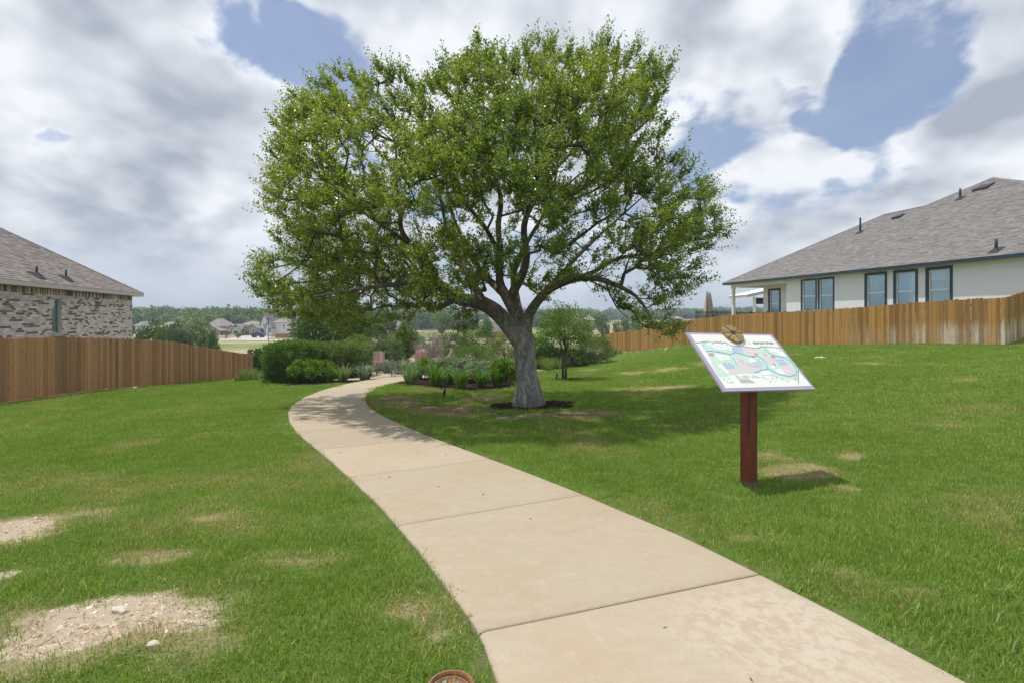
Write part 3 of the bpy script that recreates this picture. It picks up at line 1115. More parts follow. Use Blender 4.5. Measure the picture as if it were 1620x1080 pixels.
xs = []; ys = []
for (cx, cy, rx, ry) in BARE:
    n = int(2600 * rx * ry * 4) + 60
    x = cx + r.uniform(-1.2, 1.2, n) * rx; y = cy + r.uniform(-1.2, 1.2, n) * ry
    k = emask(BARE, x, y, .35) > r.uniform(.35, 1, n)
    xs.append(x[k]); ys.append(y[k])
X = np.concatenate(xs); Y = np.concatenate(ys)
chips('limestone_gravel', X, Y, .004, .026, [(0.52, 0.42, 0.30), (0.64, 0.54, 0.41), (0.46, 0.32, 0.20), (0.68, 0.60, 0.48)], 'small pale limestone chips on the bare sandy patches')
# fallen straw and clippings on the bare patches
n = 5200
x = []; y = []
for (cx, cy, rx, ry) in BARE + STRAW[:1] + STRAW[3:5]:
    k = max(20, int(420 * rx * ry * 3))
    x.append(cx + r.normal(size=k) * rx * .8); y.append(cy + r.normal(size=k) * ry * .8)
x = np.concatenate(x); y = np.concatenate(y)
k = path_dist(x, y) > .05
x, y = x[k], y[k]
n = len(x)
D = np.stack([r.normal(size=n), r.normal(size=n), r.normal(size=n) * .18], axis=1)
Vq, Fq2 = leaf_quads(np.stack([x, y, gz(x, y) + r.uniform(.006, .03, n)], axis=1), D, r.uniform(.03, .11, n), .0038, r)
o = link('dry_straw', np_mesh('dry_straw', Vq, Fq2, M['leaf_grey'], np.repeat(palette(r, n, [(.34, .28, .17), (.24, .18, .10), (.42, .36, .25)]), 4, axis=0)))
tag(o, 'dry straw and clippings lying on the bare patches', 'straw', None, 'stuff')

xs = []; ys = []
for (cx, cy, rx, ry) in RINGS:
    n = int(3300 * rx * ry)
    x = cx + r.uniform(-1.1, 1.1, n) * rx; y = cy + r.uniform(-1.1, 1.1, n) * ry
    k = mulch_mask(x, y) > .45
    xs.append(x[k]); ys.append(y[k])
for bed in (BED_RIGHT, BED_LEFT):
    b = np.array(bed)
    n = int(160 * np.ptp(b[:, 0]) * np.ptp(b[:, 1]))
    x = r.uniform(b[:, 0].min(), b[:, 0].max(), n); y = r.uniform(b[:, 1].min(), b[:, 1].max(), n)
    k = in_poly(bed, x, y) & (path_dist(x, y) > .03)
    xs.append(x[k]); ys.append(y[k])
X = np.concatenate(xs); Y = np.concatenate(ys)
chips('bark_mulch', X, Y, .015, .055, [(0.02, 0.014, 0.011), (0.05, 0.032, 0.022), (0.09, 0.055, 0.038), (0.03, 0.02, 0.017)], 'dark bark mulch round the oak, the young tree and in the beds', .5, 'stone_col', .012)

# bits of leaf and twig lying on the path
r = np.random.default_rng(19)
n = 46
k = r.integers(60, 330, n)
f_ = r.uniform(.05, .95, n)[:, None]
q = PL[k] * (1 - f_) + PRm[k] * f_
D = np.stack([r.normal(size=n), r.normal(size=n), np.full(n, .05)], axis=1)
Vq, Fq2 = leaf_quads(np.stack([q[:, 0], q[:, 1], gz(q[:, 0], q[:, 1]) + .022], axis=1), D, r.uniform(.015, .04, n), r.uniform(.006, .016, n), r)
o = link('leaf_litter', np_mesh('leaf_litter', Vq, Fq2, M['leaf_grey'], np.repeat(palette(r, n, [(.13, .08, .04), (.07, .05, .03), (.2, .14, .07)]), 4, axis=0)))
tag(o, 'a few fallen brown leaf bits scattered on the path', 'leaf litter', None, 'stuff')

# ================================================================== FENCES
def wood_mat(name, a, b, dark, worn=None):
    m, t, out = new_mat(name)
    oi = t.node('ShaderNodeObjectInfo')
    co = obj_co(t)
    off = t.node('ShaderNodeVectorMath', {0: oi.outputs['Random'], 1: (37.0, 19.0, 53.0)}, operation='MULTIPLY')
    cc = t.node('ShaderNodeVectorMath', {0: co, 1: off}, operation='ADD')
    g = t.noise(t.mapping(cc, scale=(14, 14, .9)), 3.0, 6, .65, .6)
    k = t.node('ShaderNodeTexVoronoi', {'Vector': t.mapping(cc, scale=(8, 8, 2.6)), 'Scale': 1.0})
    knot = t.ramp(k.outputs['Distance'], .05, .16, 1, 0)
    c = t.mix(g, a, b)
    tint = t.mix(oi.outputs['Random'], (.62, .62, .64), (1.25, 1.2, 1.15))
    c = t.mix(1.0, c, tint, 'MULTIPLY')
    c = t.mix(t.math('MULTIPLY', knot, .8), c, dark)
    st = t.noise(t.mapping(cc, scale=(5, 5, .5)), 1.6, 4, .6)
    c = t.mix(t.ramp(st, .56, .75, 0, .55), c, dark)
    if worn is not None:
        z = t.node('ShaderNodeSeparateXYZ', {0: co}).outputs[2]
        wp = pos(t)
        wx = t.node('ShaderNodeSeparateXYZ', {0: wp})
        # bleached by a sprinkler on the near stretch of the fence
        reach = t.ramp(wx.outputs[1], 21.0, 29.5, 1.0, 0.0)
        hgt = t.ramp(t.math('ADD', z, t.math('MULTIPLY', t.noise(t.mapping(cc, scale=(10, 10, 1)), 2, 4, .6), .9)), .95, 1.45, 1, 0)
        rnd = t.ramp(t.math('FRACT', t.math('MULTIPLY', oi.outputs['Random'], 7.31)), .45, .95, 0.0, 1)
        wm = t.math('MULTIPLY', t.math('MULTIPLY', reach, hgt), t.math('ADD', t.math('MULTIPLY', rnd, .8), .15))
        wm = t.math('MULTIPLY', wm, t.ramp(g, .32, .55, .15, 1.25), clamp=True)
        c = t.mix(wm, c, worn)
    principled(t, out, c, .85, .15, g, 0, .004)
    return m


M['wood_brown'] = wood_mat('brown_fence_wood', (0.36, 0.185, 0.085), (0.56, 0.325, 0.17), (0.12, 0.075, 0.042))
M['wood_orange'] = wood_mat('orange_fence_wood', (0.32, 0.170, 0.050), (0.50, 0.290, 0.098), (0.13, 0.07, 0.024), (0.70, 0.63, 0.53))


def picket_mesh(wd, th, h, mat):
    mb = MB()
    c = .028
    x = wd / 2
    prof = [(-x, 0), (x, 0), (x, h - c), (x - c, h), (-x + c, h), (-x, h - c)]
    mb.prism([(p[0], -th / 2, p[1]) for p in prof], (0, th, 0))
    return mb.mesh('picket', mat)


def fence(name, label, group, line, step, mat, seed, face, height=lambda s, p: 1.83, post_gap=2.4):
    """line: list of (x,y); pickets along it, dog-eared, standing on the ground"""
    random.seed(seed)
    root = empty(name, (line[0][0], line[0][1], gz1(*line[0])), 0, label, 'fence', group)
    o0 = root.location
    vars_ = [picket_mesh(step * f, .018, 1.83, mat) for f in (.93, .945, .96)]
    s_post = 0
    for (x0, y0), (x1, y1) in zip(line[:-1], line[1:]):
        d = Vector((x1 - x0, y1 - y0, 0)); L = d.length; d /= L
        nrm = Vector((-d.y, d.x, 0)) * face
        rz = math.atan2(d.y, d.x)
        n = int(L / step)
        for i in range(n):
            s = (i + .5) * L / n
            p = Vector((x0, y0, 0)) + d * s
            h = height(s, p)
            o = link('picket', random.choice(vars_), root)
            o.location = Vector((p.x, p.y, gz1(p.x, p.y) + .015 + random.uniform(-.012, .012))) - o0 + nrm * random.uniform(0, .005)
            o.rotation_euler = (0, random.uniform(-.007, .007), rz)
            o.scale = (1, 1, h / 1.83 * random.uniform(.984, 1.008))
        for k in range(int(L / post_gap) + 1):
            s = min(L - .05, k * post_gap + .05)
            p = Vector((x0, y0, 0)) + d * s - nrm * .075
            h = height(s, p)
            mb = MB(); mb.box((-.044, -.044, -.1), (.044, .044, h - .06))
            o = mb.build('post', mat, root); o.location = Vector((p.x, p.y, gz1(p.x, p.y))) - o0; o.rotation_euler = (0, 0, rz)
            if k < int(L / post_gap):
                e = min(L - .05, s + post_gap)
                for f_ in (.14, .5, .86):
                    q = Vector((x0, y0, 0)) + d * e - nrm * .075
                    a_ = p + nrm * .045 + Vector((0, 0, gz1(p.x, p.y) + h * f_)) - o0
                    b_ = q + nrm * .045 + Vector((0, 0, gz1(q.x, q.y) + height(e, q) * f_)) - o0
                    mb = MB()
                    n2 = nrm * .018
                    up = Vector((0, 0, .044))
                    mb.add([a_ - n2 - up, b_ - n2 - up, b_ + n2 - up, a_ + n2 - up, a_ - n2 + up, b_ - n2 + up, b_ + n2 + up, a_ + n2 + up],
                           [(0, 3, 2, 1), (4, 5, 6, 7), (0, 1, 5, 4), (1, 2, 6, 5), (2, 3, 7, 6), (3, 0, 4, 7)])
                    mb.build('rail', mat, root)
    return root


lf_h = lambda s, p: 1.83 - .57 * float(ss(p.y, 21.8, 30.0))
fence('wooden_fence', 'weathered brown wooden privacy fence in front of the brick house', 'wooden privacy fences', [(-14.5, 11.6), (-14.5, 30.1)], .143, M['wood_brown'], 3, -1, lf_h)
fence('wooden_fence', 'orange stained wooden privacy fence below the white stucco house, bleached near its corner', 'wooden privacy fences',
      [(21.9, 22.5), (19, 20.7), (15.7, 31.1), (13.6, 40.6), (9.4, 54.0)], .146, M['wood_orange'], 4, 1)

# ================================================================== ROOFS
m, t, out = new_mat('shingle')
a = t.node('ShaderNodeAttribute', attribute_name='Col')
n = t.noise(obj_co(t), 55, 4, .7)
c = t.mix(1.0, a.outputs['Color'], t.mix(n, (.72, .72, .72), (1.28, 1.26, 1.24)), 'MULTIPLY')
principled(t, out, c, .95, .08, n, 0, .006)
M['shingle'] = m
SH = [(0.228, 0.214, 0.205), (0.255, 0.240, 0.230), (0.208, 0.196, 0.189), (0.238, 0.224, 0.215)]


def shingles(parent, ze, pitch, v0, v1, ulo, uhi, seed, expo=.14):
    """overlapping tabs laid in courses over a roof plane of the house frame"""
    r = np.random.default_rng(seed)
    sl = math.sqrt(1 + pitch * pitch)
    dv = expo / sl
    nz = np.array([0, -pitch, 1]) / sl
    Vs = []; cs = []
    v = v0
    while v < v1:
        a_, b_ = ulo(v + dv * .5), uhi(v + dv * .5)
        u_ = a_ - r.uniform(0, .3)
        while u_ < b_:
            wd = r.uniform(.15, .42)
            ua, ub = max(u_ + .004, a_), min(u_ + wd - .004, b_)
            u_ += wd
            if ub - ua < .03:
                continue
            hh = .010 + (.010 if r.random() < .4 else 0.0)
            lo = np.array([0, v, ze + pitch * v]); hi = np.array([0, v + dv * 1.15, ze + pitch * (v + dv * 1.15)])
            A = lo + nz * hh; B = hi + nz * .003; Cc = lo + nz * .001
            for P_, uu in ((A, ua), (A, ub), (B, ub), (B, ua), (Cc, ua), (Cc, ub)):
                Vs.append((uu, P_[1], P_[2]))
            c = np.array(SH[r.integers(0, 4)]) * r.uniform(.88, 1.1)
            cs += [c] * 6
        v += dv
    n = len(Vs) // 6
    k = (np.arange(n) * 6)[:, None]
    Fq = np.concatenate([k + np.array([[0, 1, 2, 3]]), k + np.array([[4, 5, 1, 0]])])
    o = link('shingle', np_mesh('shingle', Vs, Fq, M['shingle'], np.array(cs)), parent)
    o['kind'] = 'stuff'
    return o


def roof_base(parent, V, Fs, name='roof'):
    mb = MB(); mb.add(V, Fs, (0.2, 0.175, 0.155))
    return mb.build(name, M['shingle'], parent)


def hip_cap(mb, p, q, w_=.11):
    p = Vector(p); q = Vector(q); L = (q - p).length; d = (q - p) / L
    s = d.cross(Vector((0, 0, 1))).normalized()
    n = max(2, int(L / .28))
    for i in range(n):
        a_ = p + d * (i * L / n); b_ = p + d * ((i + 1.1) * L / n)
        up = Vector((0, 0, .045)); dn = Vector((0, 0, -.02))
        g_ = random.uniform(.85, 1.15)
        up2 = up * .6
        mb.add([a_ - s * w_ + dn, a_ + up, a_ + s * w_ + dn, b_ - s * w_ + dn, b_ + up2, b_ + s * w_ + dn], [(0, 1, 4, 3), (1, 2, 5, 4), (0, 2, 1)], tuple(x * g_ for x in SH[1]))


def vent_pipe(parent, u_, v_, ze, pitch, h, r_=.045, mat=None):
    z = ze + pitch * v_
    root = MB()
    root.tube([(u_, v_, z - .05), (u_, v_, z + h)], r_, 10)
    o = root.build('vent_pipe', mat or M['dark_pipe'], parent, True)
    fl = MB()
    q = .22
    fl.add([(u_ - q, v_ - q, z - q * pitch + .03), (u_ + q, v_ - q, z - q * pitch + .03), (u_ + q, v_ + q, z + q * pitch + .03), (u_ - q, v_ + q, z + q * pitch + .03),
            (u_ - .06, v_ - .06, z + .12), (u_ + .06, v_ - .06, z + .12), (u_ + .06, v_ + .06, z + .14), (u_ - .06, v_ + .06, z + .14)],
           [(0, 1, 5, 4), (1, 2, 6, 5), (2, 3, 7, 6), (3, 0, 4, 7), (4, 5, 6, 7)])
    fl.build('flashing', mat or M['dark_pipe'], o)
    return o


def wall_open(mb, u0, u1, v0, v1, z0, z1, opens, mi=0, col=(1, 1, 1)):
    """a wall slab between u0..u1 with rectangular openings (ua,ub,za,zb)"""
    cur = u0
    for (ua, ub, za, zb) in sorted(opens):
        if ua > cur:
            mb.box((cur, v0, z0), (ua, v1, z1), col, mi)
        if za > z0:
            mb.box((ua, v0, z0), (ub, v1, za), col, mi)
        if zb < z1:
            mb.box((ua, v0, zb), (ub, v1, z1), col, mi)
        cur = ub
    if cur < u1:
        mb.box((cur, v0, z0), (u1, v1, z1), col, mi)


m, t, out = new_mat('window_glass')
gl = t.node('ShaderNodeBsdfGlossy', {'Color': (0.85, .95, 1, 1), 'Roughness': .03})
tp = t.node('ShaderNodeBsdfTransparent', {'Color': (.93, .98, .98, 1)})
fr = t.node('ShaderNodeFresnel', {'IOR': 1.5})
f2 = t.math('ADD', t.math('MULTIPLY', fr.outputs[0], .8), .03)
mx = t.node('ShaderNodeMixShader', {0: f2})
t.l.new(tp.outputs[0], mx.inputs[1]); t.l.new(gl.outputs[0], mx.inputs[2]); t.l.new(mx.outputs[0], out.inputs[0])
M['glass'] = m
M['curtain'] = simple_mat('curtain', (0.72, 0.78, 0.80), .9, .05, .08, 3)
M['blind'] = simple_mat('blind', (0.85, 0.86, 0.82), .7, .1, .04, 3)
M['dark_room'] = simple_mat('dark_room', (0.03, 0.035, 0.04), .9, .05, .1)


def window(parent, ua, ub, za, zb, v, sash_mat, blind_f=.3, rail_f=.5, trim=None, trim_w=.15, curtains=True, fw=.07, rail=True):
    """sash window filling the wall opening; the wall face is at v, outside towards -v"""
    mb = MB()
    y0, y1 = v + .045, v + .10
    mb.box((ua, y0, za), (ua + fw, y1, zb)); mb.box((ub - fw, y0, za), (ub, y1, zb))
    mb.box((ua + fw, y0, za), (ub - fw, y1, za + fw)); mb.box((ua + fw, y0, zb - fw), (ub - fw, y1, zb))
    zr = za + (zb - za) * rail_f
    win = mb.build('window', sash_mat, parent)
    if rail:
        mb = MB(); mb.box((ua + fw, y0 - .012, zr - .035), (ub - fw, y1 - .01, zr + .035)); mb.build('meeting_rail', sash_mat, win)
    for (a_, b_) in (((za + fw, zr - .035), (zr + .035, zb - fw)) if rail else ((za + fw, zb - fw),)):
        g = MB(); g.box((ua + fw, y0 + .022, a_), (ub - fw, y0 + .028, b_)); g.build('pane', M['glass'], win)
    if curtains:
        n = 48
        Vs = []
        for i in range(n + 1):
            x = ua + .02 + (ub - ua - .04) * i / n
            yy = v + .165 + .02 * math.sin(i * .95) + .016 * math.sin(i * 2.3 + 1)
            Vs += [(x, yy, za), (x, yy, zb)]
        mb = MB(); mb.add(Vs, [(2 * i, 2 * i + 2, 2 * i + 3, 2 * i + 1) for i in range(n)])
        mb.build('curtain', M['curtain'], win)
    if blind_f:
        zb0 = zb - (zb - za) * blind_f
        mb = MB()
        n = max(2, int((zb - zb0) / .05))
        for i in range(n):
            z = zb0 + (zb - zb0) * i / n
            mb.add([(ua + .03, v + .105, z), (ub - .03, v + .105, z), (ub - .03, v + .122, z + .049), (ua + .03, v + .122, z + .049)], [(0, 1, 2, 3)])
        mb.build('blind', M['blind'], win)
    mb = MB(); mb.box((ua - .05, v + .34, za - .05), (ub + .05, v + .36, zb + .05)); mb.build('dark_backing', M['dark_room'], win)  # dark sheet behind the opening, painted in place of the unlit room's shade
    if trim is not None:
        mb = MB()
        y = v - .03
        mb.box((ua - trim_w, y, za - trim_w), (ua, v + .05, zb + trim_w)); mb.box((ub, y, za - trim_w), (ub + trim_w, v + .05, zb + trim_w))
        mb.box((ua, y + .002, zb), (ub, v + .05, zb + trim_w)); mb.box((ua, y + .002, za - trim_w), (ub, v + .05, za))
        mb.build('trim', trim, win)
    return win


# ================================================================== WHITE STUCCO HOUSE (right)
HB = 0.55
hd = np.array([0.2008, -0.9796]); hn = np.array([0.9796, 0.2008]); h0 = np.array([17.1, 43.6])
rh = empty('stucco_house', (h0[0], h0[1], HB), math.atan2(hd[1], hd[0]), 'white stucco house with grey shingle hip roof and navy trim behind the orange fence', 'house')


def u_at(px, v, o=h0, a_=hd, b_=hn):
    k = (px - 810) / F
    p = o + b_ * v
    return float((k * p[1] - p[0]) / (a_[0] - k * a_[1]))


m, t, out = new_mat('stucco')
n = t.noise(obj_co(t), 38, 5, .7); n2 = t.noise(obj_co(t), .7, 4, .6)
principled(t, out, t.mix(n2, (0.80, 0.805, 0.81), (0.86, 0.86, 0.86)), .92, .1, n, 0, .012)
M['stucco'] = m
ze = 4.15 - HB; zs_ = 3.985 - HB; pt = .585
VW = .45
wins = [(1269, 1290.5), (1296, 1318), (1371, 1400), (1417, 1448.5), (1468.5, 1503)]
zb_ = 3.80 - HB; za_ = 1.78 - HB
opens = []
for a_, b_ in wins:
    opens.append((u_at(a_, VW), u_at(b_, VW), za_, zb_))
uc = u_at(1244, VW)
mb = MB()
wall_open(mb, uc, 27.5, VW, VW + .2, -.4, zs_, opens)
mb.box((uc, VW + .2, -.4), (uc + .2, 2.0, zs_))            # return wall into the porch
mb.box((27.3, VW + .2, -.4), (27.5, 19.2, zs_))
mb.box((2.3, 19.2, -.4), (27.5, 19.4, zs_))
rw = [(u_at(1217.5, 2.0), u_at(1233, 2.0), 1.75 - HB, 3.42 - HB)]
ur = u_at(1207.5, 2.0)
wall_open(mb, ur, uc + .2, 2.0, 2.2, -.4, zs_, rw)
mb.box((ur, 2.2, -.4), (ur + .2, 19.2, zs_))
mb.build('wall', M['stucco'], rh)
for i, o_ in enumerate(opens):
    window(rh, *o_, VW, M['white_trim'], [.30, .27, .22, .27, .27][i], .50, M['navy_trim'], .13 if i > 1 else .10)
window(rh, *rw[0], 2.0, M['white_trim'], .95, .40, M['navy_trim'], .14, False)
# porch: corner post, pier, ceiling, beam
mb = MB(); up_ = u_at(1160.5, .55)
mb.box((up_ - .1, .45, -.1), (up_ + .1, .65, zs_ - .22)); mb.box((up_ - .13, .42, zs_ - .34), (up_ + .13, .68, zs_ - .22))
mb.build('porch_post', M['white_trim'], rh)
mb = MB(); mb.box((up_ - .12, .40, zs_ - .22), (uc - .002, .70, zs_ - .004)); mb.box((up_ - .12, .702, zs_ - .22), (up_ + .18, 19.0, zs_ - .004))
mb.build('porch_beam', M['white_trim'], rh)
mb = MB(); mb.box((.1, .1, zs_ - .002), (28.0, 19.8, zs_ + .02)); mb.build('soffit', simple_mat('soffit', (.42, .42, .40), .8, .1), rh)
mb = MB(); mb.box((.3, .2, -.6), (uc - .05, 19, .0)); mb.build('porch_slab', M['concrete'], rh)
# roof
A = (7.6, 7.6); B = (10.64, 7.6); Pk = (12.99, 9.95)
zA = ze + pt * 7.6; zP = ze + pt * 9.95
RV = [(0, 0, ze), (28, 0, ze), (28, 19.9, ze), (0, 19.9, ze), (7.6, 7.6, zA), (7.6, 12.3, zA), (10.64, 7.6, zA), (10.64, 12.3, zA), (12.99, 9.95, zP)]
roof = roof_base(rh, RV, [(0, 1, 8, 6, 4), (3, 0, 4, 5), (2, 3, 5, 7, 8), (1, 2, 8), (4, 6, 7, 5), (6, 8, 7)])
shingles(roof, ze, pt, -.03, 9.95, lambda v: v if v < 7.6 else 10.64 + (v - 7.6), lambda v: 28 - v / .66, 21)
mb = MB(); random.seed(2)
hip_cap(mb, (0, 0, ze), (7.6, 7.6, zA)); hip_cap(mb, (7.6, 7.6, zA), (10.64, 7.6, zA)); hip_cap(mb, (10.64, 7.6, zA), (12.99, 9.95, zP)); hip_cap(mb, (28, 0, ze), (12.99, 9.95, zP))
mb.build('ridge_cap', M['shingle'], roof)
mb = MB()
mb.box((-.02, -.028, zs_ - .004), (28, .0, ze - .004)); mb.box((-.022, .002, zs_ - .004), (0, 19.9, ze - .006))
mb.build('fascia', M['navy_trim'], rh)


def roof_uv(px, py, o, a_, b_, ze_w, pitch):
    """point of a roof plane seen at a photo pixel"""
    k = (px - 810) / F; q = (HOR - py) / F
    # X = o+a u+b v ; X.x = k X.y ; EYE + q X.y = ze + pitch v
    A_ = np.array([[a_[0] - k * a_[1], b_[0] - k * b_[1]], [q * a_[1], q * b_[1] - pitch]])
    r_ = np.array([k * o[1] - o[0], ze_w - EYE - q * o[1]])
    return np.linalg.solve(A_, r_)


for (px, py, h) in ((1361, 368, 1.0), (1519, 315, .62), (1576, 397, .52)):
    uu, vv = roof_uv(px, py, h0, hd, hn, 4.15, pt)
    vent_pipe(rh, uu, vv, ze, pt, h, .06)
for (px, py, s_) in ((1421, 344, .30), (1556, 297.5, .42)):
    uu, vv = roof_uv(px, py, h0, hd, hn, 4.15, pt)
    z = ze + pt * vv
    mb = MB()
    q = s_
    lo = [(uu - q, vv - q * .8, z - q * .8 * pt + .0), (uu + q, vv - q * .8, z - q * .8 * pt), (uu + q, vv + q * .8, z + q * .8 * pt), (uu - q, vv + q * .8, z + q * .8 * pt)]
    hi = [(uu - q, vv - q * .8, z - q * .8 * pt + .16), (uu + q, vv - q * .8, z - q * .8 * pt + .16), (uu + q * .9, vv + q * .8, z + q * .8 * pt + .08), (uu - q * .9, vv + q * .8, z + q * .8 * pt + .08)]
    mb.add(lo + hi, [(4, 5, 6, 7), (0, 1, 5, 4), (1, 2, 6, 5), (2, 3, 7, 6), (3, 0, 4, 7)])
    mb.build('roof_vent', M['black_metal'], rh)

# ================================================================== BRICK HOUSE (left)
LB = -1.2
ld = np.array([-.287, .958]); ln_ = np.array([-.958, -.287]); l0 = np.array([-19.7, 28.7])
lh = empty('brick_house', (l0[0], l0[1], LB), math.atan2(ld[1], ld[0]), 'single storey mottled brick house with brown shingle roof behind the brown fence', 'house')
ze = 2.70 - LB; zs_ = 2.54 - LB; pl = .643
VL = .38
ul = lambda px, v=VL: u_at(px, v, l0, ld, ln_)
# u grows away from the camera here, so the window runs from px 97 down to 82
wu0, wu1 = ul(82), ul(97)
wz0, wz1 = .81 - LB, 2.17 - LB
U0, U1 = -17.5, -.40
M['mortar'] = simple_mat('mortar', (0.60, 0.56, 0.52), .95, .05, .12, 20)
mb = MB()
wall_open(mb, U0, U1, VL, VL + .22, -.4, zs_, [(wu0, wu1, wz0, wz1)])
mb.box((U1 - .22, VL + .22, -.4), (U1, 12, zs_)); mb.box((U0, 12, -.4), (U1, 12.2, zs_)); mb.box((U0, VL + .22, -.4), (U0 + .2, 12, zs_))
wl = mb.build('wall', M['mortar'], lh)
r = np.random.default_rng(8)
BR = [(0.62, 0.56, 0.53), (0.68, 0.63, 0.60), (0.53, 0.465, 0.43), (0.64, 0.57, 0.54), (0.72, 0.68, 0.65)]
BD = [(0.22, 0.155, 0.135), (0.32, 0.235, 0.20), (0.18, 0.13, 0.115)]
Vs = []; cs = []


def brick(ua, ub, za, zb, c):
    pr = r.uniform(.006, .013)
    Vs.extend([(ua, VL - pr, za), (ub, VL - pr, za), (ub, VL - pr, zb), (ua, VL - pr, zb), (ua, VL + .002, za), (ub, VL + .002, za), (ub, VL + .002, zb), (ua, VL + .002, zb)])
    cs.extend([c] * 8)


course, bl = .0762, .250
zt = zs_ - .215
z = 0.0
row = 0
darkrun = 0
while z + course <= zt + .01:
    uu = U0 + (0 if row % 2 else -bl / 2)
    dens = .12 + .2 * (r.random() < .4)
    while uu < U1:
        a_, b_ = max(uu + .005, U0), min(uu + bl - .005, U1)
        uu += bl
        if b_ - a_ < .03:
            continue
        if darkrun > 0:
            darkrun -= 1; dk = r.random() < .75
        else:
            dk = r.random() < dens
            if dk and r.random() < .45:
                darkrun = r.integers(1, 3)
        pal = BD if dk else BR
        c = np.array(pal[r.integers(0, len(pal))]) * r.uniform(.85, 1.15)
        segs = [(a_, b_)]
        if z < wz1 + .02 and z + course > wz0 - .08:
            segs = [(a_, min(b_, wu0 - .012)), (max(a_, wu1 + .012), b_)]
        for (p_, q_) in segs:
            if q_ - p_ > .02:
                brick(p_, q_, z + .005, z + course - .005, c)
    z += course; row += 1
uu = U0
while uu < U1:                                                   # soldier course under the eave
    dk = r.random() < .45
    c = np.array((BD if dk else BR)[r.integers(0, 3)]) * r.uniform(.8, 1.15)
    brick(uu + .005, min(uu + .0762 - .005, U1), z + .006, zs_ - .012, c)
    uu += .0762
n = len(Vs) // 8
k = (np.arange(n) * 8)[:, None]
Fq = np.concatenate([k + np.array([q]) for q in ((0, 1, 2, 3), (4, 0, 3, 7), (1, 5, 6, 2), (3, 2, 6, 7), (4, 5, 1, 0))])
M['brick'] = col_mat('brick', .92, .1, .22, 45, .004)
o = link('brick', np_mesh('brick', Vs, Fq, M['brick'], np.array(cs)), wl); o['kind'] = 'stuff'
mb = MB()
for i in range(8):
    z = LB + 0
window(lh, wu0 + .01, wu1 - .01, wz0 + .01, wz1 - .01, VL + .04, simple_mat('tan_sash', (.45, .41, .35), .5, .3), .98, .5, None, curtains=False, fw=.035, rail=False)
mb = MB(); mb.box((wu0 - .06, VL - .05, wz0 - .085), (wu1 + .06, VL + .1, wz0 - .003)); mb.build('sill', simple_mat('cast_stone', (.47, .44, .40), .9, .1), lh)
zp = ze + pl * 6
RV = [(0, 0, ze), (0, 12.6, ze), (-18, 12.6, ze), (-18, 0, ze), (-6, 6, zp), (-12, 6, zp)]
roof = roof_base(lh, RV, [(3, 0, 4, 5), (0, 1, 4), (1, 2, 5, 4), (2, 3, 5)])
SHB = SH
SH = [(0.245, 0.215, 0.20), (0.28, 0.248, 0.232), (0.215, 0.188, 0.175), (0.26, 0.23, 0.215)]
shingles(roof, ze, pl, -.03, 6, lambda v: -18 + v, lambda v: -v, 22)
mb = MB(); hip_cap(mb, (0, 0, ze), (-6, 6, zp)); hip_cap(mb, (-6, 6, zp), (-12, 6, zp)); mb.build('ridge_cap', M['shingle'], roof)
SH = SHB
mb = MB(); mb.box((-18, -.026, zs_ - .02), (.02, 0, ze - .004)); mb.box((.0, .002, zs_ - .02), (.022, 12.6, ze - .006))
mb.build('fascia', simple_mat('taupe_trim', (.56, .53, .51), .6, .2, .05), lh)
mb = MB(); mb.box((-17.9, .02, zs_ - .002), (-.02, 12.5, zs_ + .02)); mb.build('soffit', simple_mat('taupe_soffit', (.33, .31, .29), .8, .1), lh)
for (px, py) in ((58, 437), (104.5, 442)):
    uu, vv = roof_uv(px, py, l0, ld, ln_, 2.70, pl)
    vent_pipe(lh, uu, vv, ze, pl, .38, .035)

# ================================================================== MAP SIGN
sg = G(1184.5, 767)
SRZ = .332
sign = empty('trail_map_sign', (sg.x, sg.y, sg.z), SRZ, 'slanted trail map board with lilac border and stone wheel on a red wooden post', 'sign')
m, t, out = new_mat('red_post_paint')
co = obj_co(t)
g = t.noise(t.mapping(co, scale=(16, 16, 1.2)), 2, 6, .65, .5)
z_ = t.node('ShaderNodeSeparateXYZ', {0: co}).outputs[2]
c = t.mix(g, (0.13, 0.027, 0.02), (0.26, 0.062, 0.036))
c = t.mix(t.ramp(t.noise(t.mapping(co, scale=(30, 30, 2.2)), 2, 5, .7), .66, .70), c, (0.42, .34, .27))
c = t.mix(t.ramp(t.math('ADD', z_, t.math('MULTIPLY', g, .09)), .075, .10, .9, 0), c, (0.20, .15, .13))
c = t.mix(t.ramp(t.noise(t.mapping(co, scale=(20, 20, 1.0)), 1.2, 5, .6), .55, .62, 0, .7), c, (0.045, .010, .014))
principled(t, out, c, .5, .35, g, 0, .004)
bc = Vector((2.479, 5.6, 1.04))
Rz = Matrix.Rotation(.332, 4, 'Z') @ Matrix.Rotation(.755, 4, 'X') @ Matrix.Rotation(.04, 4, 'Y')
BW, BH = 1.186, .7906
Mb = Matrix.Translation(bc) @ Rz                     # board frame: x across, y up the slope, z out of the face
inv_s = (Matrix.Translation(sg) @ Matrix.Rotation(SRZ, 4, 'Z')).inverted()
hp = .062
mb = MB()
ht = .955 - sg.z
ch = .012
prof = [(-hp + ch, -hp), (hp - ch, -hp), (hp, -hp + ch), (hp, hp - ch), (hp - ch, hp), (-hp + ch, hp), (-hp, hp - ch), (-hp, -hp + ch)]
Vs = []
for zq, sc in ((-.15, 1), (.02, .97), (.05, 1.0), (ht * .5, 1.0), (ht - .20, 1)):
    Vs += [(x * sc, y * sc, zq) for x, y in prof]
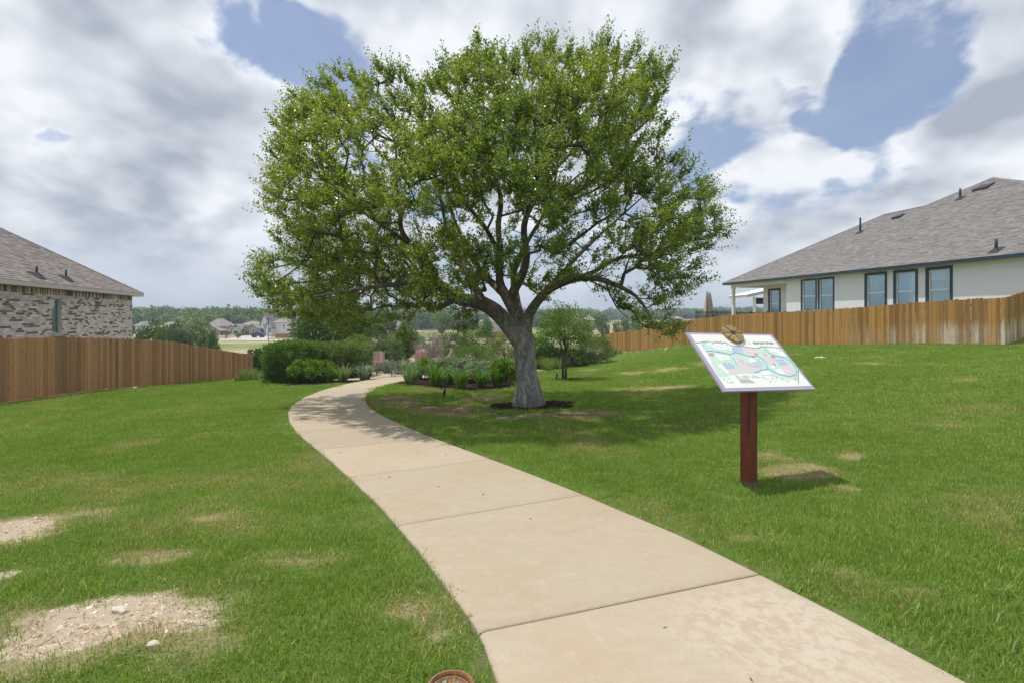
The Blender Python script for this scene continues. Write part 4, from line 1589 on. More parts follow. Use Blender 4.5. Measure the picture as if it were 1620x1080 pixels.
# sloped top that meets the board
for x, y in prof:
    wpt = inv_s.inverted() @ Vector((x, y, ht))
    ptop = Mb.inverted()
    nb = (Mb.to_3x3() @ Vector((0, 0, 1))).normalized()
    d0 = bc - nb * .022
    zt_ = d0.z - ((wpt.x - d0.x) * nb.x + (wpt.y - d0.y) * nb.y) / nb.z
    Vs.append((x, y, zt_ - sg.z))
Fs = []
for L_ in range(5):
    for k in range(8):
        Fs.append((L_ * 8 + k, L_ * 8 + (k + 1) % 8, L_ * 8 + 8 + (k + 1) % 8, L_ * 8 + 8 + k))
Fs.append(tuple(range(40, 48)))
mb.add(Vs, Fs)
mb.build('post', m, sign)

Ms = inv_s @ Mb
board = MB(); board.box((-BW / 2, -BH / 2, -.02), (BW / 2, BH / 2, 0), M=None)
bd = board.build('board', simple_mat('lilac_border', (0.40, 0.35, 0.47), .45, .3, .06), sign)
bd.matrix_local = Ms


def bpt(zx, zy):
    """board-plane coordinates of a spot of the print (spots read off an enlargement of the photograph)"""
    px = 1080 + zx / 7.3636; py = 510 + zy / 7.3636
    d = Vector(((px - 810) / F, 1, (HOR - py) / F))
    o = Vector((0, 0, EYE))
    nb = Mb.to_3x3() @ Vector((0, 0, 1))
    tt = (bc - o).dot(nb) / d.dot(nb)
    q = Mb.inverted() @ (o + d * tt)
    return (q.x, q.y)


def flat(name, polys, mat, lift, parent=bd, px_in=True):
    if name in ('map_open_ground', 'map_markers', 'map_housing', 'map_plots') and len(polys) > 1:
        for q_ in polys:
            flat({'map_open_ground': 'map_clearing', 'map_markers': 'map_marker', 'map_housing': 'map_district', 'map_plots': 'map_plot'}[name], [q_], mat, lift, parent, px_in)
        return
    mb = MB()
    for poly in polys:
        P_ = [bpt(*q) if px_in else q for q in poly]
        ar = sum(P_[i][0] * P_[(i + 1) % len(P_)][1] - P_[(i + 1) % len(P_)][0] * P_[i][1] for i in range(len(P_)))
        if ar < 0:
            P_ = P_[::-1]
        mb.add([(x, y, lift) for x, y in P_], [tuple(range(len(P_)))])
    return mb.build(name, mat, parent)


def stroke(pts, w_, px_in=True):
    P_ = [Vector((*(bpt(*q) if px_in else q), 0)) for q in pts]
    out_ = []
    for a_, b_ in zip(P_[:-1], P_[1:]):
        d = (b_ - a_)
        if d.length < 1e-6:
            continue
        d.normalize(); s_ = Vector((-d.y, d.x, 0)) * w_ / 2
        e = d * w_ * .4
        out_.append([tuple((a_ - e - s_)[:2]), tuple((b_ + e - s_)[:2]), tuple((b_ + e + s_)[:2]), tuple((a_ - e + s_)[:2])])
    return out_


def ink(name, c):
    return simple_mat(name, c, .35, .35, .03)


I = {'paper': ink('paper_print', (.80, .81, .74)), 'green': ink('map_green', (.54, .73, .60)), 'pink': ink('map_pink', (.70, .60, .60)), 'lav': ink('map_blue_grey', (.45, .50, .66)),
     'river': ink('map_river', (.21, .42, .73)), 'dark': ink('map_ink', (.10, .12, .16)), 'red': ink('map_red', (.62, .28, .32)), 'white': ink('map_white', (.83, .84, .80)), 'tree': ink('map_tree', (.22, .45, .38))}
flat('map_panel', [[(85, 140), (1020, 155), (1497, 735), (500, 762)]], I['paper'], .0012)
flat('map_parkland', [[(205, 240), (285, 230), (330, 303), (440, 318), (560, 332), (572, 286), (690, 290), (745, 372), (870, 378), (905, 360), (870, 300), (915, 284), (975, 290), (1012, 340), (1100, 380), (1210, 405), (1290, 470),
                       (1340, 560), (1335, 668), (1240, 655), (1100, 640), (1000, 610), (900, 595), (700, 585), (560, 600), (500, 634), (430, 632), (330, 475), (352, 463)]], I['green'], .0018)
flat('map_housing', [[(690, 291), (870, 301), (905, 345), (890, 362), (750, 366)], [(590, 365), (640, 372), (680, 430), (760, 462), (830, 470), (870, 500), (945, 510), (900, 545), (760, 572), (690, 560), (640, 500), (655, 450)],
                     [(915, 340), (950, 345), (1010, 405), (1085, 425), (1085, 480), (1010, 470), (950, 430)], [(1130, 490), (1230, 485), (1305, 560), (1290, 605), (1200, 600), (1160, 550)],
                     [(520, 545), (650, 540), (690, 580), (560, 598)]], I['pink'], .0024)
flat('map_plots', [[(568, 284), (672, 284), (712, 342), (598, 346)], [(462, 470), (500, 462), (545, 535), (508, 540)], [(515, 470), (545, 466), (580, 532), (552, 536)], [(560, 480), (585, 478), (610, 530), (588, 534)],
                   [(570, 405), (590, 402), (640, 490), (655, 515), (640, 520), (610, 480)], [(745, 485), (860, 458), (930, 472), (945, 492), (880, 526), (800, 512)], [(1080, 428), (1170, 425), (1235, 490), (1130, 500)]], I['lav'], .0027)
flat('map_open_ground', [[(255, 250), (345, 235), (540, 255), (570, 330), (400, 315), (330, 290)], [(370, 362), (540, 385), (545, 425), (440, 445), (405, 415)], [(400, 500), (440, 480), (545, 580), (530, 610)],
                         [(895, 565), (985, 560), (1050, 605), (960, 610), (915, 602)], [(1060, 545), (1140, 540), (1200, 600), (1120, 600)], [(765, 425), (830, 415), (860, 455), (790, 470)], [(985, 292), (1128, 305), (1232, 418), (1185, 395), (1060, 360)],
                         [(1030, 480), (1075, 500), (1075, 540), (1035, 530)]], I['white'], .0030)
roads = []
for q in ([(680, 290), (720, 345), (800, 420), (900, 450), (1030, 480), (1130, 540), (1230, 620)], [(380, 400), (410, 480), (470, 550), (545, 605)], [(560, 400), (620, 490), (700, 580)], [(640, 372), (720, 450), (850, 500), (940, 500)],
          [(600, 346), (740, 350)], [(640, 300), (670, 342)], [(770, 505), (870, 480), (930, 485)], [(1100, 460), (1200, 450)]):
    roads += stroke(q, .006)
flat('map_roads', roads, I['white'], .0036, px_in=False)
rv = []
for q in ([(272, 335), (330, 330), (430, 345), (560, 370), (610, 346), (690, 368), (770, 388), (870, 388), (905, 410), (950, 445), (985, 505), (990, 535), (910, 560), (832, 580)],
          [(955, 287), (965, 318), (1010, 358), (1090, 392), (1190, 408), (1270, 465), (1330, 560), (1315, 605), (1235, 628), (1120, 598), (1040, 560), (990, 535)]):
    rv += stroke(q, .0085)
flat('map_river', rv, I['river'], .0042, px_in=False)
sk = stroke([(158, 238), (230, 230), (290, 221), (345, 238), (510, 240), (560, 270), (690, 281), (800, 294), (880, 299), (916, 280), (1000, 285), (1142, 298)], .0055)
sk += stroke([(1345, 558), (1345, 702)], .0055)
flat('map_ridge_line', sk, I['dark'], .0042, px_in=False)
lab = []
for (x, y, w_, h_) in ((330, 370, 60, 26), (850, 366, 40, 12), (818, 398, 40, 16), (1047, 393, 50, 16), (1060, 487, 48, 14), (640, 212 + 25, 0, 0), (650, 240, 34, 16)):
    if w_:
        lab.append([(x - w_ / 2, y - h_ / 2), (x + w_ / 2 - 6, y - h_ / 2), (x + w_ / 2, y + h_ / 2), (x - w_ / 2 + 6, y + h_ / 2)])
flat('map_markers', lab, I['red'], .0048)
# little tree signs
r = np.random.default_rng(5)
tp = [(262, 243), (236, 268), (318, 262), (350, 256), (338, 285), (390, 282), (416, 270), (448, 288), (452, 257), (512, 265), (526, 308), (742, 215), (774, 245), (715, 240), (1095, 318), (1130, 326), (1062, 345), (1090, 352),
      (485, 655), (535, 648), (518, 686), (560, 692), (590, 694), (932, 632), (960, 652), (990, 655), (1042, 650), (1090, 640), (1020, 680), (1085, 675), (1160, 658), (1210, 672), (1230, 684), (1320, 628), (1310, 660), (1060, 420), (940, 350), (960, 380), (700, 470), (670, 445), (905, 540), (485, 410), (880, 435)]
tr_ = []
for (x, y) in tp:
    c_ = bpt(x, y)
    s_ = r.uniform(.007, .011)
    tr_.append([(c_[0] + s_ * math.cos(a_) * q, c_[1] + s_ * math.sin(a_) * q) for a_, q in zip(np.linspace(0, 6.28, 8)[:-1], r.uniform(.6, 1.1, 7))])
flat('map_trees', tr_, I['tree'], .0048, px_in=False)
# fine print: key and notes, too small to read
fp = []
r = np.random.default_rng(6)
for (x0, x1, y) in ((600, 625, 607), (620, 655, 625), (690, 770, 622), (800, 860, 620), (625, 670, 643), (690, 770, 640), (800, 835, 638), (850, 900, 636), (350, 455, 226)):
    x = x0
    while x < x1:
        w_ = r.uniform(5, 14)
        fp += stroke([(x, y), (min(x + w_, x1), y)], .0045)
        x += w_ + 4
for k in range(7):
    y = 660 + k * 6.4
    x = 650 + k * 4
    while x < 770 + k * 12:
        w_ = r.uniform(6, 20)
        fp += stroke([(x, y), (x + w_, y)], .003)
        x += w_ + 4
flat('map_fine_print', fp, ink('map_grey_ink', (.24, .27, .29)), .0048, px_in=False)


def lettering(name, body, size, xy, rot, mat, lift, parent, align='LEFT', bold=.0, sx=1.0):
    fc = bpy.data.curves.new('lettering', 'FONT')
    fc.body = body; fc.size = size; fc.align_x = align; fc.offset = bold; fc.resolution_u = 2
    to = bpy.data.objects.new('lettering_source', fc)
    COL.objects.link(to)
    bpy.context.view_layer.update()
    me = bpy.data.meshes.new_from_object(to.evaluated_get(bpy.context.evaluated_depsgraph_get()))
    bpy.data.objects.remove(to); bpy.data.curves.remove(fc)
    me.name = name
    me.materials.clear(); me.materials.append(mat)
    o = link(name, me, parent)
    o.location = (xy[0], xy[1], lift); o.rotation_euler = rot; o.scale = (sx, 1, 1)
    return o


ta = bpt(832, 252); tb = bpt(1062, 252)
L_ = lettering('lettering', 'Meyer Ranch Trail System', .050, ta, (0, 0, 0), I['dark'], .0048, bd, bold=.0006)
wd = max(v.co.x for v in L_.data.vertices) - min(v.co.x for v in L_.data.vertices)
L_.scale = ((tb[0] - ta[0]) / wd, 1, 1)
L_.rotation_euler = (0, 0, math.atan2(tb[1] - ta[1], tb[0] - ta[0]))
# stone wheel of wedges fixed on the top edge
wc = bpt(578, 150)
e1 = bpt(700, 230); e2 = bpt(452, 76)
R_o = math.dist(e1, e2) / 2 * .98
med = empty('stone_wheel', (0, 0, 0)); med.parent = sign; med.matrix_local = Ms @ Matrix.Translation((wc[0], wc[1], .003))
r = np.random.default_rng(4)
wm = col_mat('sandstone', .9, .1, .35, 60, .006)
nw = 12
for k in range(nw):
    g0 = 2 * math.pi * (k + .07) / nw; g1 = 2 * math.pi * (k + .93) / nw
    ro = R_o * r.uniform(.93, 1.04); ri = R_o * r.uniform(.26, .31); hgt_ = .028 * r.uniform(.85, 1.15)
    P_ = [(ri * math.cos(g0), ri * math.sin(g0)), (ro * math.cos(g0), ro * math.sin(g0)), (ro * 1.02 * math.cos((g0 + g1) / 2), ro * 1.02 * math.sin((g0 + g1) / 2)), (ro * math.cos(g1), ro * math.sin(g1)), (ri * math.cos(g1), ri * math.sin(g1))]
    mb = MB()
    cx_ = sum(p[0] for p in P_) / 5; cy_ = sum(p[1] for p in P_) / 5
    top = [((p[0] - cx_) * .90 + cx_, (p[1] - cy_) * .90 + cy_, hgt_) for p in P_]
    midp = [(p[0], p[1], hgt_ * .75) for p in P_]
    bot = [(p[0], p[1], 0) for p in P_]
    Fs = [(10, 11, 12, 13, 14)]
    for a_ in range(5):
        b_ = (a_ + 1) % 5
        Fs += [(a_, b_, 5 + b_, 5 + a_), (5 + a_, 5 + b_, 10 + b_, 10 + a_)]
    g_ = r.uniform(.8, 1.2)
    mb.add(bot + midp + top, Fs, (.34 * g_, .245 * g_, .125 * g_))
    mb.build('stone_wedge', wm, med)

# ================================================================== THE OAK
YO = OAK.y
oak = empty('oak_tree', (OAK.x, OAK.y, gz1(OAK.x, OAK.y)), 0, 'large spreading oak with grey furrowed bark standing in a mulch ring beside the path', 'tree')
oo = np.array(oak.location)


def limb(pts):
    """pts: (px, py, depth offset, radius m)"""
    P_ = np.array([(*Wp(p[0], p[1], YO + p[2]), p[3]) for p in pts], dtype=float)
    d = np.concatenate([[0], np.cumsum(np.linalg.norm(np.diff(P_[:, :3], axis=0), axis=1))])
    n = max(4, int(d[-1] / .16))
    t_ = np.linspace(0, d[-1], n)
    Q = np.stack([np.interp(t_, d, P_[:, k]) for k in range(4)], axis=1)
    for _ in range(2):
        Q[1:-1, :3] = (Q[:-2, :3] + 2 * Q[1:-1, :3] + Q[2:, :3]) / 4
    return Q


LIMBS = [
    [(836, 646, 0, .44), (835, 637, 0, .36), (834, 625, 0, .305), (834, 605, 0, .27), (832, 580, 0, .25), (830, 555, 0, .262), (829, 538, 0, .275), (826, 524, 0, .22), (822, 512, 0, .12)],
    [(826, 545, 0, .20), (812, 524, 0, .195), (797, 506, 0, .185), (780, 488, -.1, .175), (758, 476, -.2, .16), (733, 477, -.35, .14), (708, 468, -.5, .12), (692, 448, -.7, .105), (676, 410, -.9, .09), (650, 388, -1.0, .08), (632, 366, -1.0, .07),
     (634, 330, -.9, .06), (625, 290, -.8, .05), (628, 240, -.7, .035), (618, 205, -.6, .02)],
    [(764, 478, -.2, .11), (752, 455, 0, .10), (738, 430, .2, .09), (722, 400, .4, .075), (708, 370, .6, .065), (700, 330, .8, .05), (690, 280, .9, .04), (684, 220, 1.0, .025)],
    [(828, 535, 0, .18), (822, 505, .1, .165), (812, 485, .15, .155), (800, 468, .2, .13), (789, 452, .25, .11), (790, 430, .3, .10), (793, 394, .3, .09), (786, 360, .3, .085), (794, 325, .2, .08), (790, 296, .1, .07), (777, 272, 0, .06), (771, 235, 0, .045), (765, 170, .1, .03), (758, 110, .2, .015)],
    [(806, 476, .18, .12), (820, 445, -.1, .115), (832, 425, -.3, .105), (834, 395, -.4, .095), (826, 366, -.4, .09), (834, 335, -.4, .085), (846, 316, -.4, .08), (862, 296, -.3, .07), (870, 278, -.3, .06), (888, 258, -.2, .05), (910, 235, 0, .042), (940, 222, .1, .035), (980, 215, .2, .02)],
    [(832, 530, 0, .14), (833, 505, -.1, .125), (846, 481, -.25, .115), (866, 458, -.45, .105), (892, 446, -.6, .10), (920, 438, -.8, .09), (955, 442, -.9, .075), (980, 454, -1.0, .062), (1004, 464, -1.1, .05), (1018, 480, -1.1, .04), (1030, 505, -1.1, .03), (1040, 522, -1.1, .018)],
    [(916, 440, -.75, .075), (938, 432, -.5, .07), (962, 415, -.3, .065), (990, 405, -.1, .055), (1036, 402, .2, .045), (1075, 385, .4, .035), (1120, 378, .6, .02)],
    [(777, 274, 0, .045), (800, 234, -.5, .04), (824, 210, -.9, .032), (850, 160, -1.2, .02)],
    [(846, 316, -.4, .05), (872, 320, -.2, .045), (905, 317, .2, .04), (945, 300, .5, .03), (1000, 270, .8, .018)],
    [(690, 448, -.7, .08), (660, 445, -1.3, .07), (625, 450, -1.9, .06), (585, 455, -2.3, .05), (540, 462, -2.6, .04), (495, 470, -2.8, .025)],
    [(720, 476, -.4, .07), (690, 490, .3, .06), (650, 470, .9, .055), (600, 440, 1.4, .045), (540, 415, 1.8, .035), (470, 400, 2.0, .02)],
    [(650, 388, -1.0, .06), (610, 360, -1.6, .05), (565, 330, -2.0, .04), (520, 290, -2.2, .03), (470, 250, -2.3, .018)],
    # limbs reaching away from and towards the viewer
    [(822, 505, .1, .13), (815, 470, .8, .115), (812, 430, 1.6, .10), (830, 390, 2.3, .08), (860, 340, 2.9, .06), (880, 280, 3.3, .04), (890, 210, 3.5, .02)],
    [(800, 468, .2, .11), (770, 440, 1.2, .10), (740, 400, 2.0, .085), (715, 340, 2.7, .06), (700, 260, 3.1, .04), (690, 190, 3.2, .02)],
    [(834, 335, -.4, .07), (845, 300, -1.3, .06), (850, 260, -2.1, .05), (845, 215, -2.8, .035), (850, 150, -3.1, .02)],
    [(790, 400, .3, .075), (768, 360, -.7, .065), (735, 320, -1.7, .055), (715, 270, -2.5, .04), (700, 210, -3.0, .02)],
    [(866, 458, -.45, .07), (900, 420, .6, .06), (940, 380, 1.5, .05), (985, 340, 2.2, .035), (1030, 300, 2.6, .02)],
    [(740, 478, -.3, .05), (728, 500, -.8, .04), (735, 515, -1.2, .03), (722, 532, -1.4, .018)],
]
LQ = [limb(l) for l in LIMBS]
random.seed(12)
mb = MB()
for q in LQ[1:]:
    nn = 12 if q[0, 3] > .1 else 7
    kq = .74 + .24 * ss(q[:, 3], .07, .14)
    mb.tube([Vector(p[:3] - oo) for p in q], list(q[:, 3] * kq), nn, wob=.045)
link('limb', mb.mesh('limb', M['limb_bark'], True), oak)
mb = MB()
q = LQ[0]
mb.tube([Vector(p[:3] - oo) for p in q], list(q[:, 3] * .93), 26, wob=.03)
# buttress roots at the foot
for k in range(9):
    a_ = k * 2 * math.pi / 9 + random.uniform(-.2, .2)
    d_ = Vector((math.cos(a_), math.sin(a_), 0))
    mb.tube([d_ * .12 + Vector((0, 0, .62)), d_ * .20 + Vector((0, 0, .32)), d_ * .28 + Vector((0, 0, .12)), d_ * random.uniform(.32, .40) + Vector((0, 0, -.06))], [.10, .105, .10, .06], 9, wob=.06)
trunk = mb.mesh('trunk', M['oak_bark'], True)
link('trunk', trunk, oak)

# crown outline (photograph pixels), used as the silhouette of a rounded volume
OUT = [(388, 462), (392, 440), (395, 425), (412, 420), (440, 418), (446, 400), (425, 370), (424, 345), (408, 300), (420, 285), (415, 270), (432, 258), (412, 240), (434, 235), (418, 195), (446, 172),
       (450, 145), (468, 160), (484, 128), (500, 118), (516, 132), (522, 112), (545, 108), (556, 128), (585, 98), (600, 115), (622, 98), (645, 128), (672, 120), (692, 100), (704, 82), (735, 74), (757, 50),
       (782, 68), (800, 84), (838, 72), (858, 54), (880, 66), (905, 72), (928, 80), (950, 66), (970, 52), (986, 78), (1000, 88), (1024, 72), (1040, 88), (1050, 104), (1072, 106), (1066, 122), (1056, 148),
       (1046, 170), (1072, 196), (1062, 212), (1036, 215), (1018, 236), (1030, 252), (1054, 238), (1062, 258), (1094, 248), (1092, 278), (1128, 292), (1145, 312), (1146, 342), (1166, 378), (1130, 398), (1118, 428),
       (1118, 455), (1085, 470), (1058, 490), (1088, 528), (1070, 544), (1050, 532), (1026, 528), (1008, 500), (984, 488), (978, 470), (940, 458), (918, 462), (884, 472), (868, 492), (846, 470), (815, 455), (790, 452), (768, 468), (748, 500), (752, 530), (724, 538),
       (694, 505), (668, 506), (640, 516), (610, 520), (570, 530), (520, 530), (484, 524), (446, 510), (420, 500)]
OUTA = np.array(OUT, float)


def outline_dist(px, py):
    A_ = OUTA; B_ = np.roll(OUTA, -1, axis=0)
    best = np.full(len(px), 1e9)
    P_ = np.stack([px, py], 1)
    for a_, b_ in zip(A_, B_):
        ab = b_ - a_
        t_ = np.clip(((P_ - a_) @ ab) / (ab @ ab), 0, 1)
        best = np.minimum(best, np.linalg.norm(P_ - (a_ + t_[:, None] * ab), axis=1))
    return best


r = np.random.default_rng(2024)
n = 26000
px = r.uniform(385, 1170, n); py = r.uniform(45, 545, n)
ok = in_poly(OUTA, px, py)
px, py = px[ok], py[ok]
ed = outline_dist(px, py)
e_ = np.clip(ed / 230, 0, 1)
Dp = 4.0 * np.sqrt(1 - (1 - e_) ** 2) + .25
dy = r.uniform(-1, 1, len(px)) * Dp
dy = np.where((px < 660) & (dy < -1.8) & (py > 340), -dy * .8, dy)
# the underside opens up: few leaves in front of the limbs low in the middle
gap = np.clip(1 - np.hypot((px - 800) / 150, (py - 445) / 75), 0, 1)
gap2 = np.clip(1 - np.hypot((px - 860) / 100, (py - 380) / 60), 0, 1)
gap3 = np.clip(1 - np.hypot((px - 950) / 130, (py - 440) / 55), 0, 1)
prob = 1 - .15 * ss(gap, .15, .7) - .1 * gap2 - .5 * ss(gap3, .15, .7)
prob *= np.where((dy < -.6) & (py > 320) & (px > 690) & (px < 1000), .8, 1)
inner = np.abs(dy) / Dp
prob *= .45 + .55 * inner ** 1.2
# open pockets where the sky shows through
vx = vnoise(px / 60 + dy * .18, py / 60, 1.0, 2)
prob *= ss(vx, .30, .44) * .80 + .20
prob *= np.where((px > 900) & (py > 290) & (py < 520), .72, 1)
prob *= np.where((px > 540) & (px < 640) & (py > 225) & (py < 310), .65, 1)
for (hx, hy, hr) in ((700, 172, 20), (905, 275, 26), (790, 330, 24), (1010, 335, 20), (480, 440, 22), (565, 150, 14), (930, 380, 30), (700, 430, 22), (880, 120, 12), (850, 430, 30), (740, 370, 18), (980, 130, 12), (660, 520, 16)):
    prob *= 1 - .85 * (np.hypot(px - hx, py - hy) < hr)
prob = np.clip(prob * np.where((px < 700) & (py > 370), 1.7, 1) * np.where(py < 260, .9, 1), 0, 1)
k = (r.random(len(px)) < prob) & (ed > 17 + 16 * vnoise(px / 30, py / 30, 1.0, 2))
px, py, dy, ed = px[k], py[k], dy[k], ed[k]
NT_ = 2400
px, py, dy, ed = px[:NT_], py[:NT_], dy[:NT_], ed[:NT_]
# tips along the outline so that the silhouette ends in shoots
tipx, tipy, tdx, tdy = [], [], [], []
cen = np.array([790, 330])
for i in range(len(OUTA)):
    a_, b_ = OUTA[i], OUTA[(i + 1) % len(OUTA)]
    pv_ = OUTA[i - 1]
    L_ = np.linalg.norm(b_ - a_)
    for f_ in np.arange(0, 1, 11 / max(L_, 11)):
        q = a_ + (b_ - a_) * f_
        o_ = q - cen; o_ = o_ / np.linalg.norm(o_)
        ins = r.uniform(14, 40)
        tipx.append(q[0] - o_[0] * ins + r.normal() * 5); tipy.append(q[1] - o_[1] * ins + r.normal() * 5)
        if f_ == 0:                                    # a shoot right out to every corner of the outline
            tipx.append(q[0] - o_[0] * 20); tipy.append(q[1] - o_[1] * 20)
tipx = np.array(tipx); tipy = np.array(tipy)
px = np.concatenate([px, tipx]); py = np.concatenate([py, tipy]); dy = np.concatenate([dy, r.normal(size=len(tipx)) * .7])
T = np.stack([(px - 810) / F * (YO + dy), YO + dy, EYE + (HOR - py) / F * (YO + dy)], axis=1)

# grow twigs from the limbs to every spot
nodes = []; par = []; isl = []
for q in LQ[1:]:
    s0 = len(nodes)
    for i in range(len(q)):
        if q[i, 3] > .105 and i < len(q) * .35:
            continue
        nodes.append(q[i, :3]); par.append(-1); isl.append(1)
nodes = np.array(nodes)
N0 = len(nodes)
buf = np.zeros((60000, 3)); buf[:N0] = nodes; cnt = N0
parent = -np.ones(60000, int)
d0 = np.empty(len(T))
for i in range(0, len(T), 500):
    d0[i:i + 500] = np.sqrt(((T[i:i + 500, None] - nodes[None]) ** 2).sum(-1)).min(1)
order = np.argsort(d0)
endn = np.zeros(len(T), int)
core = np.array([OAK.x, OAK.y, 2.0])
for ti in order:
    tgt = T[ti]
    dv = tgt - buf[:cnt]
    dist = np.sqrt((dv ** 2).sum(1))
    # prefer to branch off from a node that lies on the tree's inner side
    outw = unit(tgt - core)
    cosv = (dv @ outw) / (dist + 1e-6)
    cost = dist * (1.35 - .45 * cosv)
    j = int(np.argmin(cost))
    a_ = buf[j].copy(); L_ = dist[j]
    m_ = max(1, int(L_ / .26))
    prev_ = j
    side = r.normal(size=3) * .10 * L_
    for s_ in range(1, m_ + 1):
        f_ = s_ / m_
        p_ = a_ + (tgt - a_) * f_ + side * math.sin(f_ * math.pi) + (r.normal(size=3) * .02 if s_ < m_ else 0)
        buf[cnt] = p_; parent[cnt] = prev_; prev_ = cnt; cnt += 1
    endn[ti] = prev_
nodes = buf[:cnt]; parent = parent[:cnt]
wgt = np.zeros(cnt); wgt[endn] += 1
for i in range(cnt - 1, N0 - 1, -1):
    wgt[parent[i]] += wgt[i]
rad = .0048 * np.sqrt(np.maximum(wgt, 1)) + .0015
rad = np.minimum(rad, .05)
seg = np.arange(N0, cnt)
pa = nodes[parent[seg]]; pb = nodes[seg]
ra = np.minimum(rad[parent[seg]], rad[seg] * 1.5); ra = np.where(parent[seg] < N0, rad[seg] * 1.15, ra); rb = rad[seg]
tdir = unit(pb - pa)
ax = unit(np.cross(tdir, np.where(np.abs(tdir[:, 2:3]) < .9, [[0, 0, 1]], [[1, 0, 0]])))
bx = np.cross(tdir, ax)
ks = 4
Vt = []
for k_ in range(ks):
    c_, s_ = math.cos(2 * math.pi * k_ / ks), math.sin(2 * math.pi * k_ / ks)
    o_ = ax * c_ + bx * s_
    Vt.append(pa + o_ * ra[:, None]); Vt.append(pb + o_ * rb[:, None])
Vt = np.stack(Vt, axis=1)                       # (n, 2*ks, 3)
base_i = (np.arange(len(seg)) * 2 * ks)[:, None]
Ft = np.concatenate([base_i + np.array([[2 * k_, 2 * ((k_ + 1) % ks), 2 * ((k_ + 1) % ks) + 1, 2 * k_ + 1]]) for k_ in range(ks)])
link('branches', np_mesh('branches', Vt.reshape(-1, 3) - oo, Ft, M['limb_bark'], None, True), oak)

# leafy shoots at every twig end
SH_N, LF_N = 6, 20
td = unit(nodes[endn] - nodes[np.maximum(parent[endn], 0)])
outw = unit(T - core)
nT = len(T)
is_tip = np.zeros(nT); is_tip[nT - len(tipx):] = 1
sd = unit(.55 * td[:, None] + .6 * outw[:, None] + np.array([0, 0, .42]) + r.normal(size=(nT, SH_N, 3)) * .55)
slen = r.uniform(.20, .46, (nT, SH_N)) * np.where(is_tip[:, None] > 0, r.uniform(.5, 1.6, (nT, SH_N)), 1)
sd = np.where(is_tip[:, None, None] > 0, unit(sd + outw[:, None] * .9 + np.array([0, 0, .35])), sd)
f_ = (np.arange(LF_N) + .5) / LF_N
sag = np.array([0, 0, .05])
Pl = T[:, None, None] + sd[:, :, None] * (slen[:, :, None] * f_)[..., None] - unit(td)[:, None, None] * 0.06 + r.normal(size=(nT, SH_N, LF_N, 3)) * .018
az = r.normal(size=(nT, SH_N, LF_N, 3))
perp = az - (az * sd[:, :, None]).sum(-1, keepdims=True) * sd[:, :, None]
Dl = unit(sd[:, :, None] * .55 + unit(perp) * .85 + np.array([0, 0, .15]))
Pl = Pl.reshape(-1, 3); Dl = Dl.reshape(-1, 3)
nl = len(Pl)
Ll = r.uniform(.044, .078, nl); Wl = Ll * r.uniform(.42, .60, nl)
Vl, Fl = leaf_quads(Pl, Dl, Ll, Wl, r, np.tile([[0, 0, 1.0]], (nl, 1)), 1.1)
# leaf colour differs from shoot to shoot and leaf to leaf
OAKC = np.array([(0.175, 0.255, 0.045), (0.235, 0.31, 0.050), (0.145, 0.225, 0.046), (0.33, 0.39, 0.15)])
ct = vnoise(T[:, 0] + 20, T[:, 2] + T[:, 1] * .7, .55, 3)
mixv = np.clip((ct - .3) / .4, 0, 1)[:, None, None, None]
cA = OAKC[2] * (1 - mixv) + OAKC[1] * mixv
cl = cA * (1 + r.normal(size=(nT, SH_N, 1, 1)) * .16) * (1 + r.normal(size=(nT, SH_N, LF_N, 1)) * .2).clip(.5, 1.7)
pick = r.random((nT, SH_N, LF_N, 1))
cl = np.where(pick < .12, OAKC[3] * (1 + r.normal(size=pick.shape) * .1), cl)
cl = np.clip(cl, .008, .4).reshape(-1, 3)
M['oak_leaf'] = leaf_mat('oak_leaf', .50, .30, .65, (1.35, 1.3, .5))
link('crown', np_mesh('crown', Vl - oo, Fl, M['oak_leaf'], np.repeat(cl, 4, axis=0)), oak)
print('oak leaves', nl, 'twig segments', len(seg))

# ================================================================== SMALL TREE ON THE LAWN
elm = empty('young_tree', (ELM.x, ELM.y, gz1(ELM.x, ELM.y)), 0, 'small leafy young tree with slender double trunk in a mulch ring on the lawn', 'tree')
s_px = ELM.y / F
mb = MB(); random.seed(8)
hC = 1.02
for (x0, x1, rr_) in ((-.04, -.05, .033), (.05, .04, .042), (-.085, -.07, .014)):
    mb.tube([(x0, 0, -.05), (x0 * 1.1, .01, .4), (x1, 0, .85), (x1 * 2.2, .03, 1.25), (x1 * 5, .05, 1.8)], [rr_ * 1.25, rr_, rr_ * .95, rr_ * .75, rr_ * .3], 9, wob=.05)
for k in range(14):
    a_ = random.uniform(0, 6.28); h_ = random.uniform(1.0, 1.5)
    mb.tube([(0, 0, h_), (math.cos(a_) * .3, math.sin(a_) * .3, h_ + .35), (math.cos(a_) * .75, math.sin(a_) * .75, h_ + random.uniform(.5, .9))], [.022, .014, .005], 5)
link('trunk', mb.mesh('trunk', M['bark'], True), elm)
link('crown', crown_mesh('crown', 5, 1.05, 1.0, .86, 1.92, 190, 8000, .075, .036, [(0.12, 0.22, 0.034), (0.16, 0.27, 0.042), (0.09, 0.17, 0.03), (0.19, 0.23, 0.05)], .35, .15, None, .25), elm)

